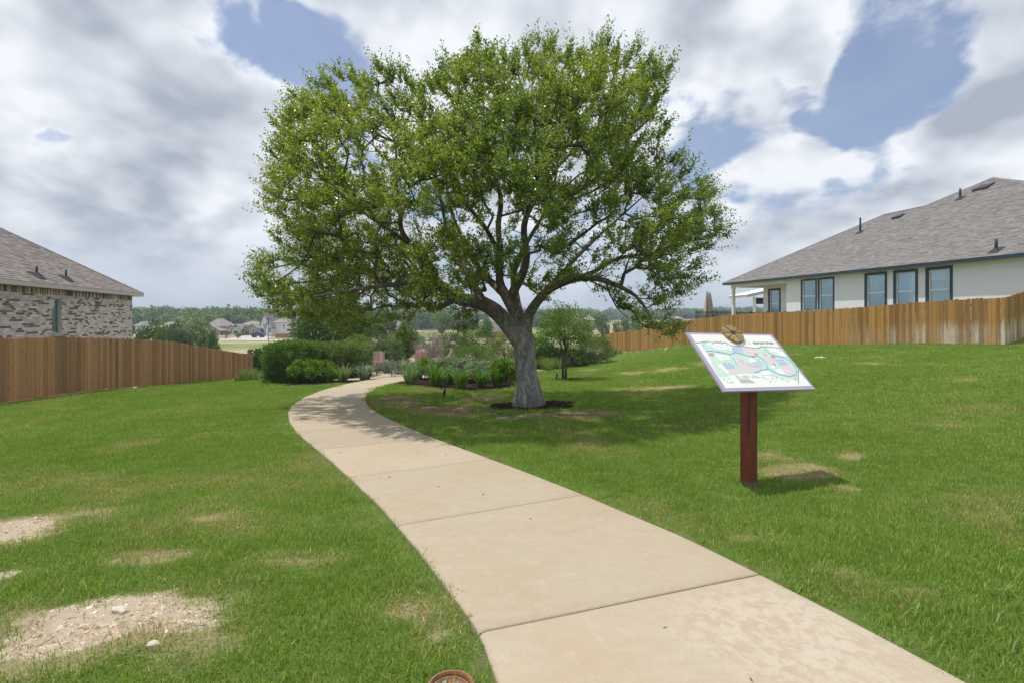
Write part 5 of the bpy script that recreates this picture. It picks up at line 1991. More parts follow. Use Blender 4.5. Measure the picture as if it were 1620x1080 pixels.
# ================================================================== GARDEN
hp_ = G(452, 605)
shrub('clipped_hedge', 'tall dark clipped hedge at the left end of the garden bed, largest of the pair', 'hedge', -8.95, 22.2, 1.12, .85, 1.62, 31, [(0.13, 0.23, 0.05), (0.17, 0.28, 0.06), (0.09, 0.17, 0.04)], 44000, .066, .044, 'clipped hedges', 16, None, .80, .58, nclump=1100, sig=.075)
shrub('clipped_hedge', 'lower olive clipped hedge behind the tall dark one', 'hedge', -7.25, 23.2, 1.10, .8, 1.50, 33, [(0.19, 0.26, 0.09), (0.24, 0.30, 0.11), (0.13, 0.19, 0.065)], 36000, .064, .040, 'clipped hedges', 14, None, .80, .58, nclump=900, sig=.075)
q = G(488, 606)
shrub('lantana_shrub', 'bright yellow green leafy shrub at the foot of the tall hedge', 'shrub', q.x, q.y + .3, .98, .62, .85, 35, LIME, 3600, .085, .06, None, 8, None, 0, .45)
q = G(803, 612)
shrub('lantana_shrub', 'yellow green round leafed shrub directly left of the oak trunk', 'shrub', q.x, q.y + .4, .58, .5, .82, 36, LIME, 2600, .085, .06, None, 8, None, 0, .45)
q = G(742, 600)
e1_ = shrub('santolina_shrub', 'round silvery green mound nearer the oak trunk', 'shrub', (765 - 810) / F * 19.3, 19.3, .72, .6, .72, 37, SILVER, 17000, .06, .021, 'silvery mounds', 6, M['leaf_grey'], 0, .7, sig=.07, nclump=260)
shrub('santolina_shrub', 'round silvery green mound in front of the lone reclined chair', 'shrub', (714 - 810) / F * 20.3, 20.3, .78, .65, .84, 38, SILVER, 17000, .06, .021, 'silvery mounds', 6, M['leaf_grey'], 0, .7, sig=.07, nclump=260)
shrub('silver_ground_shrub', 'pale feathery low shrub behind the silvery mounds', 'shrub', (790 - 810) / F * 22.0, 22.0, 1.3, .7, .62, 39, [(.26, .35, .2), (.21, .30, .16)], 10000, .06, .016, None, 5, M['leaf_grey'], 0, .5)


def strap_mesh(seed, h, spread, n, wd, cols):
    r = np.random.default_rng(seed)
    Vs = []; Fs = []; cs = []
    for i in range(n):
        a_ = r.uniform(0, 2 * np.pi); lean = r.uniform(.05, 1) ** .8
        L_ = h * r.uniform(.75, 1.2)
        b = np.array([math.cos(a_), math.sin(a_), 0]) * r.uniform(0, .12) * spread
        dirh = np.array([math.cos(a_ + r.normal() * .4), math.sin(a_ + r.normal() * .4), 0])
        s_ = np.array([-dirh[1], dirh[0], 0]) * wd * r.uniform(.7, 1.2) * .5
        p = b; v0 = len(Vs)
        c = np.array(cols[r.integers(0, len(cols))]) * r.uniform(.75, 1.3)
        for k in range(6):
            f_ = k / 5
            ang_ = lean * spread * (0.35 + 1.5 * f_ * f_)
            wv_ = (1 - f_ ** 3) * .9 + .1
            Vs += [p - s_ * wv_, p + s_ * wv_]; cs += [c, c]
            p = p + (dirh * math.sin(min(ang_, 2.2)) + np.array([0, 0, math.cos(min(ang_, 2.2))])) * L_ / 5
        for k in range(5):
            Fs.append((v0 + 2 * k, v0 + 2 * k + 1, v0 + 2 * k + 3, v0 + 2 * k + 2))
    return np_mesh('leaf_blades', np.array(Vs), np.array(Fs), M['leaf'], np.array(cs))


strap_var = [strap_mesh(50 + i, .66, 1.2, 150, .026, STRAP) for i in range(3)]
strap_pale = [strap_mesh(60 + i, .66, 1.3, 140, .024, [(.17, .26, .10), (.13, .22, .065), (.24, .30, .15)]) for i in range(2)]
spiky = [strap_mesh(70 + i, .58, 1.35, 110, .045, BLUE) for i in range(3)]
GRP = 'clumps of strap leaved plants edging the beds'


def plant(name, label, cat, px_, base, me, s_, group=None, dy_=0.0, rz=0.0):
    q = G(px_, base)
    x = q.x * (q.y + dy_) / q.y
    e = empty(name, (x, q.y + dy_, gz1(x, q.y + dy_)), rz, label, cat, group)
    o = link('leaf_blades', me, e); o.scale = (s_, s_, s_)
    return e


plant('strap_leaf_plant', 'strap leaved clump beside the path, at the near corner of the right bed', 'plant', 650, 608, strap_pale[0], 1.08, GRP, .15, .4)
plant('strap_leaf_plant', 'broad dark green strap leaved clump, second from the path in the right bed', 'plant', 690, 611, strap_var[0], 1.12, GRP, .15, 1.2)
plant('strap_leaf_plant', 'strap leaved clump half hidden between its neighbours in front of a silvery mound', 'plant', 710, 609, strap_var[1], .95, GRP, .5, 2.0)
plant('strap_leaf_plant', 'narrow dark strap leaved clump in the middle of the right bed', 'plant', 729, 615, strap_var[2], .95, GRP, .15, .1)
plant('strap_leaf_plant', 'upright strap leaved clump in front of the round silvery mound nearer the oak', 'plant', 761, 613, strap_var[1], 1.0, GRP, .15, 3.0)
plant('strap_leaf_plant', 'smallest strap leaved clump beside the yellow green shrub near the oak trunk', 'plant', 786, 612, strap_var[0], .78, GRP, .1, 4.0)
plant('strap_leaf_plant', 'pale strap leaved clump in the left bed between yellow green shrub and spiky plant', 'plant', 543, 604, strap_pale[1], 1.08, GRP, .2, 1.0)
plant('strap_leaf_plant', 'short strap leaved clump right beside the yellow green shrub of the left bed', 'plant', 521, 605, strap_pale[0], .85, GRP, .3, 2.6)
plant('spiky_plant', 'blue green spiky plant at the path end of the left bed', 'plant', 577, 601, spiky[0], 1.15, 'blue green spiky plants', .2)
plant('spiky_plant', 'blue green spiky plant across the path mouth, below the upright pink chair', 'plant', 612, 593, spiky[1], 1.1, 'blue green spiky plants', 1.6)
plant('spiky_plant', 'blue green spiky plant just behind the near corner clump of the right bed', 'plant', 660, 600, spiky[2], 1.25, 'blue green spiky plants', .5)
plant('spiky_plant', 'blue green spiky plant between the path mouth and the pair of chairs', 'plant', 634, 594, spiky[0], 1.05, 'blue green spiky plants', 1.0, 2.0)
shrub('lavender_shrub', 'greyish flowering shrub on the terrace edge in front of the chairs', 'shrub', (622 - 810) / F * 22.4, 22.4, .8, .4, .55, 41, [(.17, .17, .17), (.13, .16, .11), (.22, .2, .22)], 3500, .05, .014, None, 5, M['leaf_grey'])
shrub('low_shrub', 'bright green low shrub filling the right bed behind the strap leaves', 'shrub', (682 - 810) / F * 20.6, 20.6, .55, .5, .78, 42, LIME, 2200, .07, .05)
shrub('low_shrub', 'bright green low shrub beyond the leaning dark chair', 'shrub', (578 - 810) / F * 28.2, 28.2, 1.0, .7, 1.0, 43, LIME, 2800, .07, .04)

# shrubs and trees between garden and valley: (name, label, cat, px, py top, py base, Y, half width px, colours, leaves, L, W, seed)
THICKET = [(.05, .085, .02), (.065, .105, .025), (.04, .065, .02)]  # darker greens for the two thicket shrubs
mid = [
    ('shrub', 'dark shrub at the far end of the brown fence', 'shrub', 408, 552, 597, 31, 16, DARK, 2600, .075, .04, 51),
    ('shrub', 'olive grey shrub behind the clipped hedges', 'shrub', 566, 530, 574, 29.5, 26, OLIVE, 3600, .06, .028, 52),
    ('shrub', 'grey green shrub behind the upright pink chair', 'shrub', 612, 537, 572, 30, 26, [(.15, .21, .10), (.18, .24, .13), (.12, .18, .08)], 3600, .07, .035, 53),
    ('shrub', 'green shrub just left of the bare grey bush', 'shrub', 642, 516, 570, 32, 20, GREEN, 3600, .07, .04, 54),
    ('shrub', 'dark juniper shrub left of the oak trunk', 'shrub', 758, 516, 572, 32, 36, DARK, 4600, .06, .025, 55),
    ('shrub', 'yellowish green juniper shrub low in front of the dark juniper', 'shrub', 748, 546, 580, 28, 34, [(.16, .24, .05), (.12, .19, .05)], 3600, .055, .022, 56),
    ('shrub', 'olive juniper shrub touching the left side of the oak trunk', 'shrub', 802, 528, 582, 30, 28, OLIVE, 3600, .06, .025, 57),
    ('shrub', 'dark thicket shrub right behind the oak trunk', 'shrub', 866, 550, 590, 28, 30, THICKET, 4200, .065, .03, 58),
    ('shrub', 'dark thicket shrub behind the young tree trunk', 'shrub', 905, 553, 586, 30, 34, THICKET, 4200, .065, .03, 59),
    ('shrub', 'grey green shrub at the near end of the orange fence', 'shrub', 940, 530, 574, 36, 26, OLIVE, 3600, .08, .035, 60),
    ('shrub', 'tall green shrub above the dark thicket and left of the young tree', 'shrub', 850, 532, 565, 34, 26, GREEN, 3600, .08, .04, 61),
    ('shrub', 'dusty green shrub right of the bare grey bush', 'shrub', 716, 528, 572, 33, 22, [(.17, .21, .11), (.13, .18, .08)], 3000, .06, .028, 62),
    ('tree', 'dense dark round tree rising behind the clipped hedges', 'tree', 530, 478, 566, 34, 56, [(0.085, 0.17, 0.030), (0.115, 0.205, 0.038), (0.06, 0.13, 0.026)], 12000, .10, .06, 63),
]
for (nm, lb, ct_, pxx, yt, yb, Y_, hw, cols, nlv, L_, W_, sd_) in mid:
    x = (pxx - 810) / F * Y_
    zt_ = EYE + (HOR - yt) / F * Y_
    g0 = gz1(x, Y_)
    h_ = max(.8, zt_ - g0)
    rx = hw / F * Y_
    e = empty('small_tree' if nm == 'tree' else 'shrub', (x, Y_, g0), 0, lb, ct_)
    rz_ = min(h_ * .5, max(h_ * .42, rx * .75))
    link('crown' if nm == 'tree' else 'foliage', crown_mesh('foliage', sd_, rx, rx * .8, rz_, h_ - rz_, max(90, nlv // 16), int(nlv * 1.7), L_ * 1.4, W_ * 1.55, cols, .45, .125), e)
    link('trunk' if nm == 'tree' else 'stem', stems_mesh('stem', sd_, h_ * .8, rx * .5, 3 if nm == 'tree' else 8, .06 if nm == 'tree' else .025, M['bark']), e)

# bare grey bush: mostly twigs
x = (682 - 810) / F * 29.5
e = empty('bare_bush', (x, 29.5, gz1(x, 29.5)), 0, 'dry greyish pink bush with hardly any leaves behind the chairs', 'shrub')
random.seed(77); mb = MB()
htop = EYE + (HOR - 512) / F * 29.5 - gz1(x, 29.5)
for k in range(60):
    a_ = random.uniform(0, 6.28); sp = random.uniform(.2, 1.35); hh = htop * random.uniform(.5, 1.0) * (1 - .22 * sp)
    b = Vector((math.cos(a_) * .1, math.sin(a_) * .1, -.05)); t_ = Vector((math.cos(a_) * sp, math.sin(a_) * sp, hh))
    m_ = b.lerp(t_, .5) + Vector((0, 0, .15))
    g_ = random.uniform(.8, 1.2)
    col = (.40 * g_, .345 * g_, .315 * g_)
    mb.tube([b, b.lerp(m_, .5), m_, t_], [.02, .015, .011, .004], 4, col)
    for j_ in range(16):
        f_ = random.uniform(.3, 1)
        s0_ = m_.lerp(t_, (f_ - .5) * 2) if f_ > .5 else b.lerp(m_, f_ * 2)
        d_ = Vector((random.uniform(-1, 1), random.uniform(-1, 1), random.uniform(-.1, 1))).normalized() * random.uniform(.15, .42)
        mb.tube([s0_, s0_ + d_ * .5 + Vector((0, 0, .02)), s0_ + d_], [.007, .005, .002], 3, col, cap=False)
link('stem', mb.mesh('stem', M['stone_col'], False), e)
link('foliage', crown_mesh('foliage', 78, 1.3, 1.1, htop * .45, htop * .55, 150, 2600, .05, .02, GREYTWIG + [(.12, .13, .08)], .3, .16, M['leaf_grey']), e)

# rank grass along the lawn's far edge and on the bank
r = np.random.default_rng(15)
n = 620
x = r.uniform(-13.5, 12, n); y = np.where(x > 1.5, 25.5 + ss(x, 1.5, 7) * 25, 26.5) + r.normal(size=n) * .9 + 1.2
k = (x < rf_x(np.maximum(y, 20.7)) - .3) & (path_dist(x, y) > .3)
x, y = x[k], y[k]
WS = bpy.data.collections.new('weed_sources')
src_objects([strap_mesh(80 + i, .42, 1.0, 60, .014, [(.17, .25, .06), (.25, .28, .11), (.13, .2, .05)]) for i in range(3)], WS)
s_ = r.uniform(.6, 1.5, len(x))
o = scatter('rank_weeds', np.stack([x, y, gz(x, y)], 1), r.uniform(0, 6.28, len(x)), np.stack([s_, s_, s_], 1), r.integers(0, 3, len(x)), WS)
tag(o, 'rank uncut weeds along the far edge of the lawn', 'weeds', None, 'stuff')

# ================================================================== ADIRONDACK CHAIRS
M['chair'] = wood_mat('faded_red_chair', (0.36, 0.235, 0.22), (0.52, 0.37, 0.355), (0.2, .13, .12))
CH = 'garden chairs on the terrace'


def slab(mb, p, q, w_, th, side=Vector((1, 0, 0))):
    """a board from p to q, w_ wide along side, th thick"""
    p = Vector(p); q = Vector(q); d = (q - p).normalized(); s_ = (side - d * side.dot(d)).normalized(); n_ = d.cross(s_)
    V = []
    for e in (p, q):
        for a_, b_ in ((-1, -1), (1, -1), (1, 1), (-1, 1)):
            V.append(e + s_ * a_ * w_ / 2 + n_ * b_ * th / 2)
    mb.add(V, [(3, 2, 1, 0), (4, 5, 6, 7), (0, 1, 5, 4), (1, 2, 6, 5), (2, 3, 7, 6), (3, 0, 4, 7)])


def make_chair(label):
    e = empty('garden_chair', (0, 0, 0), 0, label, 'chair', CH)
    wd = .56
    for i in range(5):                      # back slats, fanned
        f_ = (i - 2) / 2
        mb = MB(); slab(mb, (f_ * .19, .22, .30), (f_ * .235, .52, 1.02 - abs(f_) * .05), .098, .02)
        mb.build('back_slat', M['chair'], e)
    for i in range(5):
        mb = MB(); f_ = i / 4
        slab(mb, (-wd / 2, -.28 + f_ * .48, .38 - f_ * .09), (wd / 2, -.28 + f_ * .48, .38 - f_ * .09), .095, .02, Vector((0, 1, -.18)))
        mb.build('seat_slat', M['chair'], e)
    for s_ in (-1, 1):
        mb = MB(); slab(mb, (s_ * .33, -.36, .56), (s_ * .33, .36, .56), .13, .022); mb.build('armrest', M['chair'], e)
        mb = MB(); slab(mb, (s_ * .30, -.26, 0), (s_ * .30, -.26, .548), .09, .025, Vector((0, 1, 0))); mb.build('front_leg', M['chair'], e)
        mb = MB(); slab(mb, (s_ * .268, -.30, .35), (s_ * .268, .62, .02), .11, .025, Vector((0, 1, 0))); mb.build('back_leg', M['chair'], e)
    mb = MB(); slab(mb, (-.31, .36, .60), (.31, .36, .60), .07, .022, Vector((0, 0, 1))); mb.build('back_brace', M['chair'], e)
    return e


c0 = make_chair('chair seen side on, leaning back beside the clipped hedges')
spots = [(583, 24.2, math.radians(75), 'chair seen side on, leaning back beside the clipped hedges'), (601, 26.0, math.radians(20), 'upright pinkish chair with dark armrests, second from the hedges'),
         (661, 26.2, math.radians(-8), 'pinkish chair half hidden by the brown one before it'), (671, 23.4, math.radians(180), 'brown chair turned with its back to the path'),
         (697, 25.2, math.radians(-78), 'chair seen edge on behind the silvery mound')]
for i, (pxx, Y_, rz, lb) in enumerate(spots):
    o = c0 if i == 0 else copy_thing(c0)
    x = (pxx - 810) / F * Y_
    o.location = (x, Y_, gz1(x, Y_) + .015)
    o.rotation_euler = (0, 0, rz)
    o['label'] = lb

# ================================================================== SPOT LIGHTS, ROCKS, VALVE BOX
M['spot'] = simple_mat('spot_metal', (0.02, 0.028, 0.045), .4, .5, .2)
for (pxx, pyy, lb, tilt, rz_) in ((702, 629, 'small dark garden spotlight aimed at the oak, on the worn grass', .5, -1.0), (880, 600, 'small dark garden spotlight at the foot of the young tree', .4, .8)):
    q = G(pxx, pyy)
    e = empty('garden_spotlight', q, rz_, lb, 'garden light', 'garden spotlights')
    mb = MB(); mb.tube([(0, 0, -.08), (0, 0, .07)], .011, 6); mb.build('stake', M['spot'], e)
    mb = MB()
    d_ = Vector((math.sin(tilt), 0, math.cos(tilt)))
    p0 = Vector((0, 0, .075))
    mb.tube([p0 - d_ * .03, p0, p0 + d_ * .03, p0 + d_ * .13, p0 + d_ * .16], [.014, .026, .032, .036, .040], 12)
    mb.build('lamp_head', M['spot'], e, True)

M['rock'] = simple_mat('limestone', (0.58, 0.52, 0.42), .95, .1, .25, 14, bump=.01)


def rock(name, label, q, s_, seed, group=None, flat=.5):
    r = np.random.default_rng(seed)
    import bmesh
    bm = bmesh.new(); bmesh.ops.create_icosphere(bm, subdivisions=2, radius=1)
    k = r.normal(size=(4, 3))
    for v in bm.verts:
        c = np.array(v.co)
        f_ = 1 + .18 * math.sin(3 * c @ k[0] + 1) + .14 * math.sin(5 * c @ k[1])
        c = c * f_; c = np.sign(c) * np.abs(c) ** .85
        v.co = (c[0] * s_[0], c[1] * s_[1], c[2] * s_[2] + s_[2] * .3)
    me = bpy.data.meshes.new(name); bm.to_mesh(me); bm.free(); me.materials.append(M['rock'])
    o = link(name, me); o.location = q; o.rotation_euler = (0, 0, r.uniform(0, 6))
    return tag(o, label, 'rock', group)


RG = 'loose limestone rocks on the lawn'
for i, (pxx, pyy, s_, lb) in enumerate([(1299, 567, (.20, .12, .06), 'pale flat rock on the lawn right of the map sign'), (1054, 554, (.16, .10, .10), 'white rock on the bank below the orange fence, left of the map sign'),
                                        (190, 968, (.055, .025, .02), 'pale flat stone on the large bare patch, the biggest piece there'), (240, 1022, (.03, .022, .018), 'small rounded stone at the near edge of the large bare patch'),
                                        (213, 612 + 2, (.09, .06, .05), 'whitish stone at the foot of the brown fence'), (320, 601, (.12, .08, .06), 'pale stone near the far end of the brown fence')]):
    rock('limestone_rock', lb, G(pxx, pyy), s_, 20 + i, RG)

q = G(713, 1099)
vb = empty('valve_box', q, .3, 'round rusty iron valve cover with flaking blue paint in the grass by the path', 'valve cover')
m, t, out = new_mat('rusty_iron')
n_ = t.noise(obj_co(t), 30, 6, .7)
principled(t, out, t.mix(n_, (0.20, 0.075, 0.035), (0.38, 0.20, 0.13)), .85, .2, n_, .0, .006)
M['rust'] = m
m, t, out = new_mat('flaking_blue')
co = obj_co(t)
n1 = t.noise(co, 22, 6, .65); n2 = t.noise(t.mapping(co, loc=(3, 1, 0)), 16, 6, .7)
c = t.mix(t.ramp(n1, .47, .53), (0.13, 0.27, 0.52), (0.42, 0.42, 0.42))
c = t.mix(t.ramp(n2, .46, .54), c, t.mix(n1, (0.16, .05, .02), (.36, .17, .07)))
principled(t, out, c, .6, .3, n2, 0, .006)
M['flake'] = m
R_ = .105
mb = MB()
na = 40
prof = [(R_, -.12), (R_, .030), (R_ - .008, .040), (R_ - .016, .040), (R_ - .020, .030), (R_ - .020, .0)]
Vs = [(a_ * math.cos(2 * math.pi * k / na), a_ * math.sin(2 * math.pi * k / na), z) for (a_, z) in prof for k in range(na)]
Fs = [(i * na + k, i * na + (k + 1) % na, (i + 1) * na + (k + 1) % na, (i + 1) * na + k) for i in range(len(prof) - 1) for k in range(na)]
mb.add(Vs, Fs); mb.build('ring', M['rust'], vb, False)
mb = MB()
r2 = R_ - .024
prof = [(r2, -.01), (r2, .024), (r2 - .012, .028), (r2 - .018, .020), (r2 * .45, .021), (r2 * .42, .027), (r2 * .2, .028)]
Vs = [(a_ * math.cos(2 * math.pi * k / na), a_ * math.sin(2 * math.pi * k / na), z) for (a_, z) in prof for k in range(na)]
Fs = [(i * na + k, i * na + (k + 1) % na, (i + 1) * na + (k + 1) % na, (i + 1) * na + k) for i in range(len(prof) - 1) for k in range(na)]
Fs.append(tuple((len(prof) - 1) * na + k for k in range(na)))
mb.add(Vs, Fs); mb.build('lid', M['flake'], vb, False)

# ================================================================== NEIGHBOUR'S YARD BEHIND THE ORANGE FENCE
mb = MB(); mb.box((13.6, 43.8, -.9), (20.5, 49.5, .50)); o = mb.build('yard_terrace', M['concrete']); tag(o, 'raised concrete terrace behind the orange fence', 'terrace', None, 'structure')
zt_ = .50


def iron_fence(pa_, pb_, z0, h, label, gap=.115):
    a_ = Vector((*pa_, z0)); b_ = Vector((*pb_, z0)); L_ = (b_ - a_).length; d = (b_ - a_) / L_
    e = empty('iron_fence', a_, math.atan2(d.y, d.x), label, 'fence', 'black iron yard railings')
    n = int(L_ / gap)
    pk = MB(); pk.box((-.013, -.013, .06), (.013, .013, h - .02)); pm = pk.mesh('baluster', M['black_metal'])
    for i in range(1, n):
        o = link('baluster', pm, e); o.location = (i * L_ / n, 0, 0)
    for z in (.1, h - .14, h - .03):
        mb = MB(); mb.box((0, -.016, z - .016), (L_, .016, z + .016)); mb.build('rail', M['black_metal'], e)
    ps = MB(); ps.box((-.03, -.03, 0), (.03, .03, h + .06)); pmn = ps.mesh('post', M['black_metal'])
    for i in range(int(L_ / 1.9) + 1):
        o = link('post', pmn, e); o.location = (min(i * 1.9, L_), .001, 0)


xa = (1101 - 810) / F * 45.5
iron_fence((xa, 45.5), ((1163 - 810) / F * 46.2, 46.2), zt_, 1.42, 'black iron railing along the open terrace beside the closed parasol')
iron_fence(((1165 - 810) / F * 44.3, 44.3), ((1244 - 810) / F * 38.6, 38.6), HB + .0, 1.25, 'black iron railing along the covered porch of the stucco house')

x = (1121 - 810) / F * 47.5
e = empty('parasol', (x, 47.5, zt_), 0, 'closed beige parasol with folded cloth beside a dark mast on the terrace', 'parasol')
mb = MB()
nf_ = 24
Vs = []
top = EYE + (HOR - 462) / F * 47.5 - zt_
rows = [(.05, top), (.14, top - .10), (.20, top - .5), (.28, top - 1.1), (.36, top - 1.65), (.43, top - 2.0), (.40, top - 2.06)]
for (rr_, z) in rows:
    for k in range(nf_):
        f_ = 1 + (.22 if k % 2 else -.18) * (1 if rr_ > .1 else .3)
        Vs.append((rr_ * f_ * math.cos(2 * math.pi * k / nf_), rr_ * f_ * math.sin(2 * math.pi * k / nf_), z))
Fs = [(i * nf_ + (k + 1) % nf_, i * nf_ + k, (i + 1) * nf_ + k, (i + 1) * nf_ + (k + 1) % nf_) for i in range(len(rows) - 1) for k in range(nf_)]
Fs.append(tuple(range(nf_)))
mb.add(Vs, Fs); mb.build('canopy', simple_mat('parasol_cloth', (.44, .40, .34), .9, .05, .08), e, True)
mb = MB(); mb.tube([(0, 0, 0), (0, 0, top - .1)], .025, 8); mb.build('pole', M['black_metal'], e)
mb = MB(); mb.tube([(0, 0, .0), (0, 0, .1)], .3, 16); mb.build('base', M['black_metal'], e)
x2 = (1116.5 - 810) / F * 47.5 - x
mb = MB(); mb.tube([(x2, -.3, 0), (x2, -.3, top + .05)], .04, 8); mb.build('mast', M['black_metal'], e)

# outdoor furniture seen through the railing
for i, (pxx, lb) in enumerate(((1133, 'dark patio chair behind the railing, nearer the parasol'), (1148, 'dark patio chair behind the railing, nearer the porch post'))):
    xx = (pxx - 810) / F * 47.0
    e = empty('patio_chair', (xx, 47.0, zt_), .4 + i, lb, 'chair', 'dark patio chairs on the raised terrace')
    mb = MB(); mb.box((-.25, -.25, .40), (.25, .25, .44)); mb.build('seat', M['black_metal'], e)
    mb = MB()
    for k in range(5):
        mb.box((-.24 + k * .115, .25, .45), (-.20 + k * .115, .27, .98))
    mb.box((-.25, .245, .98), (.25, .275, 1.04)); mb.build('backrest', M['black_metal'], e)
    for sx in (-1, 1):
        for sy in (-1, 1):
            mb = MB(); mb.box((sx * .22 - .015, sy * .22 - .015, 0), (sx * .22 + .015, sy * .22 + .015, .40)); mb.build('leg', M['black_metal'], e)

# covered grill
x = (1198 - 810) / F * 43.0
zg = HB + .0
e = empty('covered_grill', (x, 43.0, zg), -1.2, 'dark navy covered barbecue grill on the porch', 'grill')
mb = MB()
prof = [(-.55, 0), (.55, 0), (.60, .72), (.62, .98), (.50, 1.06), (.42, 1.16), (.30, 1.24), (-.30, 1.24), (-.44, 1.15), (-.52, 1.04), (-.62, .98), (-.60, .72)]
mb.prism([(px_ * 1.2, -.32, z) for px_, z in prof], (0, .64, 0)); mb.build('cover', simple_mat('navy_cover', (.012, .02, .04), .5, .4, .3, 5, bump=.03), e)
for s_ in (-1, 1):
    mb = MB(); mb.tube([(s_ * .45, -.37, .09), (s_ * .45, -.33, .09)], .09, 14); mb.build('wheel', M['black_metal'], e)

M['far_wall_grey'] = simple_mat('grey_soffit', (.5, .5, .49), .8, .1, .05)
# small porch of the house further along, seen under the roof
x0_ = (1185 - 810) / F * 62; x1_ = (1225 - 810) / F * 62
zr0 = EYE + (HOR - 471) / F * 62; zr1 = EYE + (HOR - 461) / F * 62
gp = gz1(x0_ + 1, 62)
e = empty('porch_house', (x0_, 62, gp), 0, 'pale neighbouring house with small lean-to porch seen under the stucco house roof', 'house')
mb = MB()
wl_ = x1_ - x0_
mb.add([(-.3, -.3, zr0 - gp), (wl_ + 2, -.3, zr1 - gp + .45), (wl_ + 2, 5, zr1 - gp + .45), (-.3, 5, zr0 - gp), (-.3, -.3, zr0 - gp + .28), (wl_ + 2, -.3, zr1 - gp + .73), (wl_ + 2, 5, zr1 - gp + .73), (-.3, 5, zr0 - gp + .28)],
       [(0, 3, 2, 1), (4, 5, 6, 7), (0, 1, 5, 4), (1, 2, 6, 5), (2, 3, 7, 6), (3, 0, 4, 7)])
mb.build('roof', M['far_wall_grey'], e)
mb = MB(); mb.add([(-.34, -.34, zr0 - gp + .283), (wl_ + 2, -.34, zr1 - gp + .733), (wl_ + 2, 5.04, zr1 - gp + .733), (-.34, 5.04, zr0 - gp + .283), (-.34, -.34, zr0 - gp + .36), (wl_ + 2, -.34, zr1 - gp + .81), (wl_ + 2, 5.04, zr1 - gp + .81), (-.34, 5.04, zr0 - gp + .36)],
                  [(0, 3, 2, 1), (4, 5, 6, 7), (0, 1, 5, 4), (1, 2, 6, 5), (2, 3, 7, 6), (3, 0, 4, 7)])
mb.build('roof_covering', M['shingle'], e)
mb = MB(); mb.box((.55, 0, -.3), (.8, .25, zr0 - gp + .1)); mb.build('porch_post', M['white_trim'], e)
mb = MB(); mb.box((.81, .4, zr0 - gp - .75), (wl_ + 1.9, .45, zr0 - gp - .02)); mb.build('screen', M['dark_room'], e)
mb = MB(); mb.box((.4, .5, -1), (wl_ + 2, 4.8, .9)); mb.build('wall', M['stucco'], e)

# ================================================================== FAR TREES
def far_tree_mesh(seed, cols, nlv=420, L=.11, low=False):
    """unit tree crown: about 1 wide (radius .5), 1 tall"""
    r = np.random.default_rng(seed)
    ncl = 26
    d = unit(r.normal(size=(ncl, 3)))
    C = d * (.45 + .55 * r.random((ncl, 1)) ** .5) * np.array([.40, .40, .36])
    C[:, 2] = np.where(C[:, 2] < 0, C[:, 2] * .75, C[:, 2]) + .58
    k = r.integers(0, ncl, nlv)
    off = unit(r.normal(size=(nlv, 3))) * r.uniform(.4, 1, (nlv, 1)) * .155
    P_ = C[k] + off
    D_ = off * 3 + r.normal(size=(nlv, 3)) * .35
    V_, F_ = leaf_quads(P_, D_, L * r.uniform(.6, 1.3, nlv), L * .8 * r.uniform(.7, 1.2, nlv), r, off + np.array([0, 0, .05]), .8)
    tint = 1 + r.normal(size=ncl) * .14
    c = palette(r, nlv, cols, .14) * tint[k][:, None]
    return np_mesh('crown', V_, F_, M['leaf'], np.repeat(c, 4, axis=0))


FT = {'dark': far_tree_mesh(1, [(.05, .095, .035), (.07, .12, .042)], 900, .085), 'green': far_tree_mesh(2, [(.09, .16, .045), (.12, .19, .05)], 900, .085), 'pale': far_tree_mesh(3, [(.19, .23, .12), (.15, .2, .095)], 900, .08),
      'oak': far_tree_mesh(4, [(.085, .14, .045), (.115, .17, .055)], 900, .085)}
mb = MB(); mb.tube([(0, 0, -.03), (.01, 0, .25), (0, .02, .55)], [.045, .034, .02], 8)
for a_ in (0.3, 2.3, 4.4):
    mb.tube([(0, 0, .3), (math.cos(a_) * .15, math.sin(a_) * .15, .5), (math.cos(a_) * .27, math.sin(a_) * .27, .66)], [.022, .015, .006], 5)
FTR = mb.mesh('trunk', M['bark'], True)


def far_tree(name, label, cat, pxx, ytop, Y_, wpx, kind, group, rz=0.0, base=None):
    x = (pxx - 810) / F * Y_
    z0 = gz1(x, Y_)
    h_ = EYE + (HOR - ytop) / F * Y_ - z0
    wd_ = wpx / F * Y_
    e = empty(name, (x, Y_, z0), rz, label, cat, group)
    for me, nm in ((FT[kind], 'crown'), (FTR, 'trunk')):
        o = link(nm, me, e)
        o.scale = (wd_, wd_, h_ / .98)
    return e


GL = 'trees in the hollow beyond the brown fence'
for i, (pxx, yt, Y_, w_, kd, lb) in enumerate([
    (232, 508, 62, 52, 'dark', 'dark tree in the hollow right beside the brick house corner'),
    (265, 513, 70, 40, 'green', 'mid green tree in the hollow between two dark ones, above the fence'),
    (252, 520, 58, 26, 'green', 'low rounded green tree just over the fence top near the brick house'),
    (288, 512, 66, 46, 'dark', 'blue green dark tree under the pale grey tree'),
    (300, 498, 82, 60, 'pale', 'tall pale grey green tree in front of the two storey houses'),
    (325, 524, 52, 34, 'dark', 'dark bushy tree where the brown fence begins to step down'),
    (338, 523, 50, 22, 'green', 'small dark green tree, last one before the open field'),
    (222, 521, 54, 24, 'dark', 'low dark tree half behind the brick house corner')]):
    far_tree('hollow_tree', lb, 'tree', pxx, yt, Y_, w_, kd, GL, i * .9)
GR = 'round oaks beyond the orange fence'
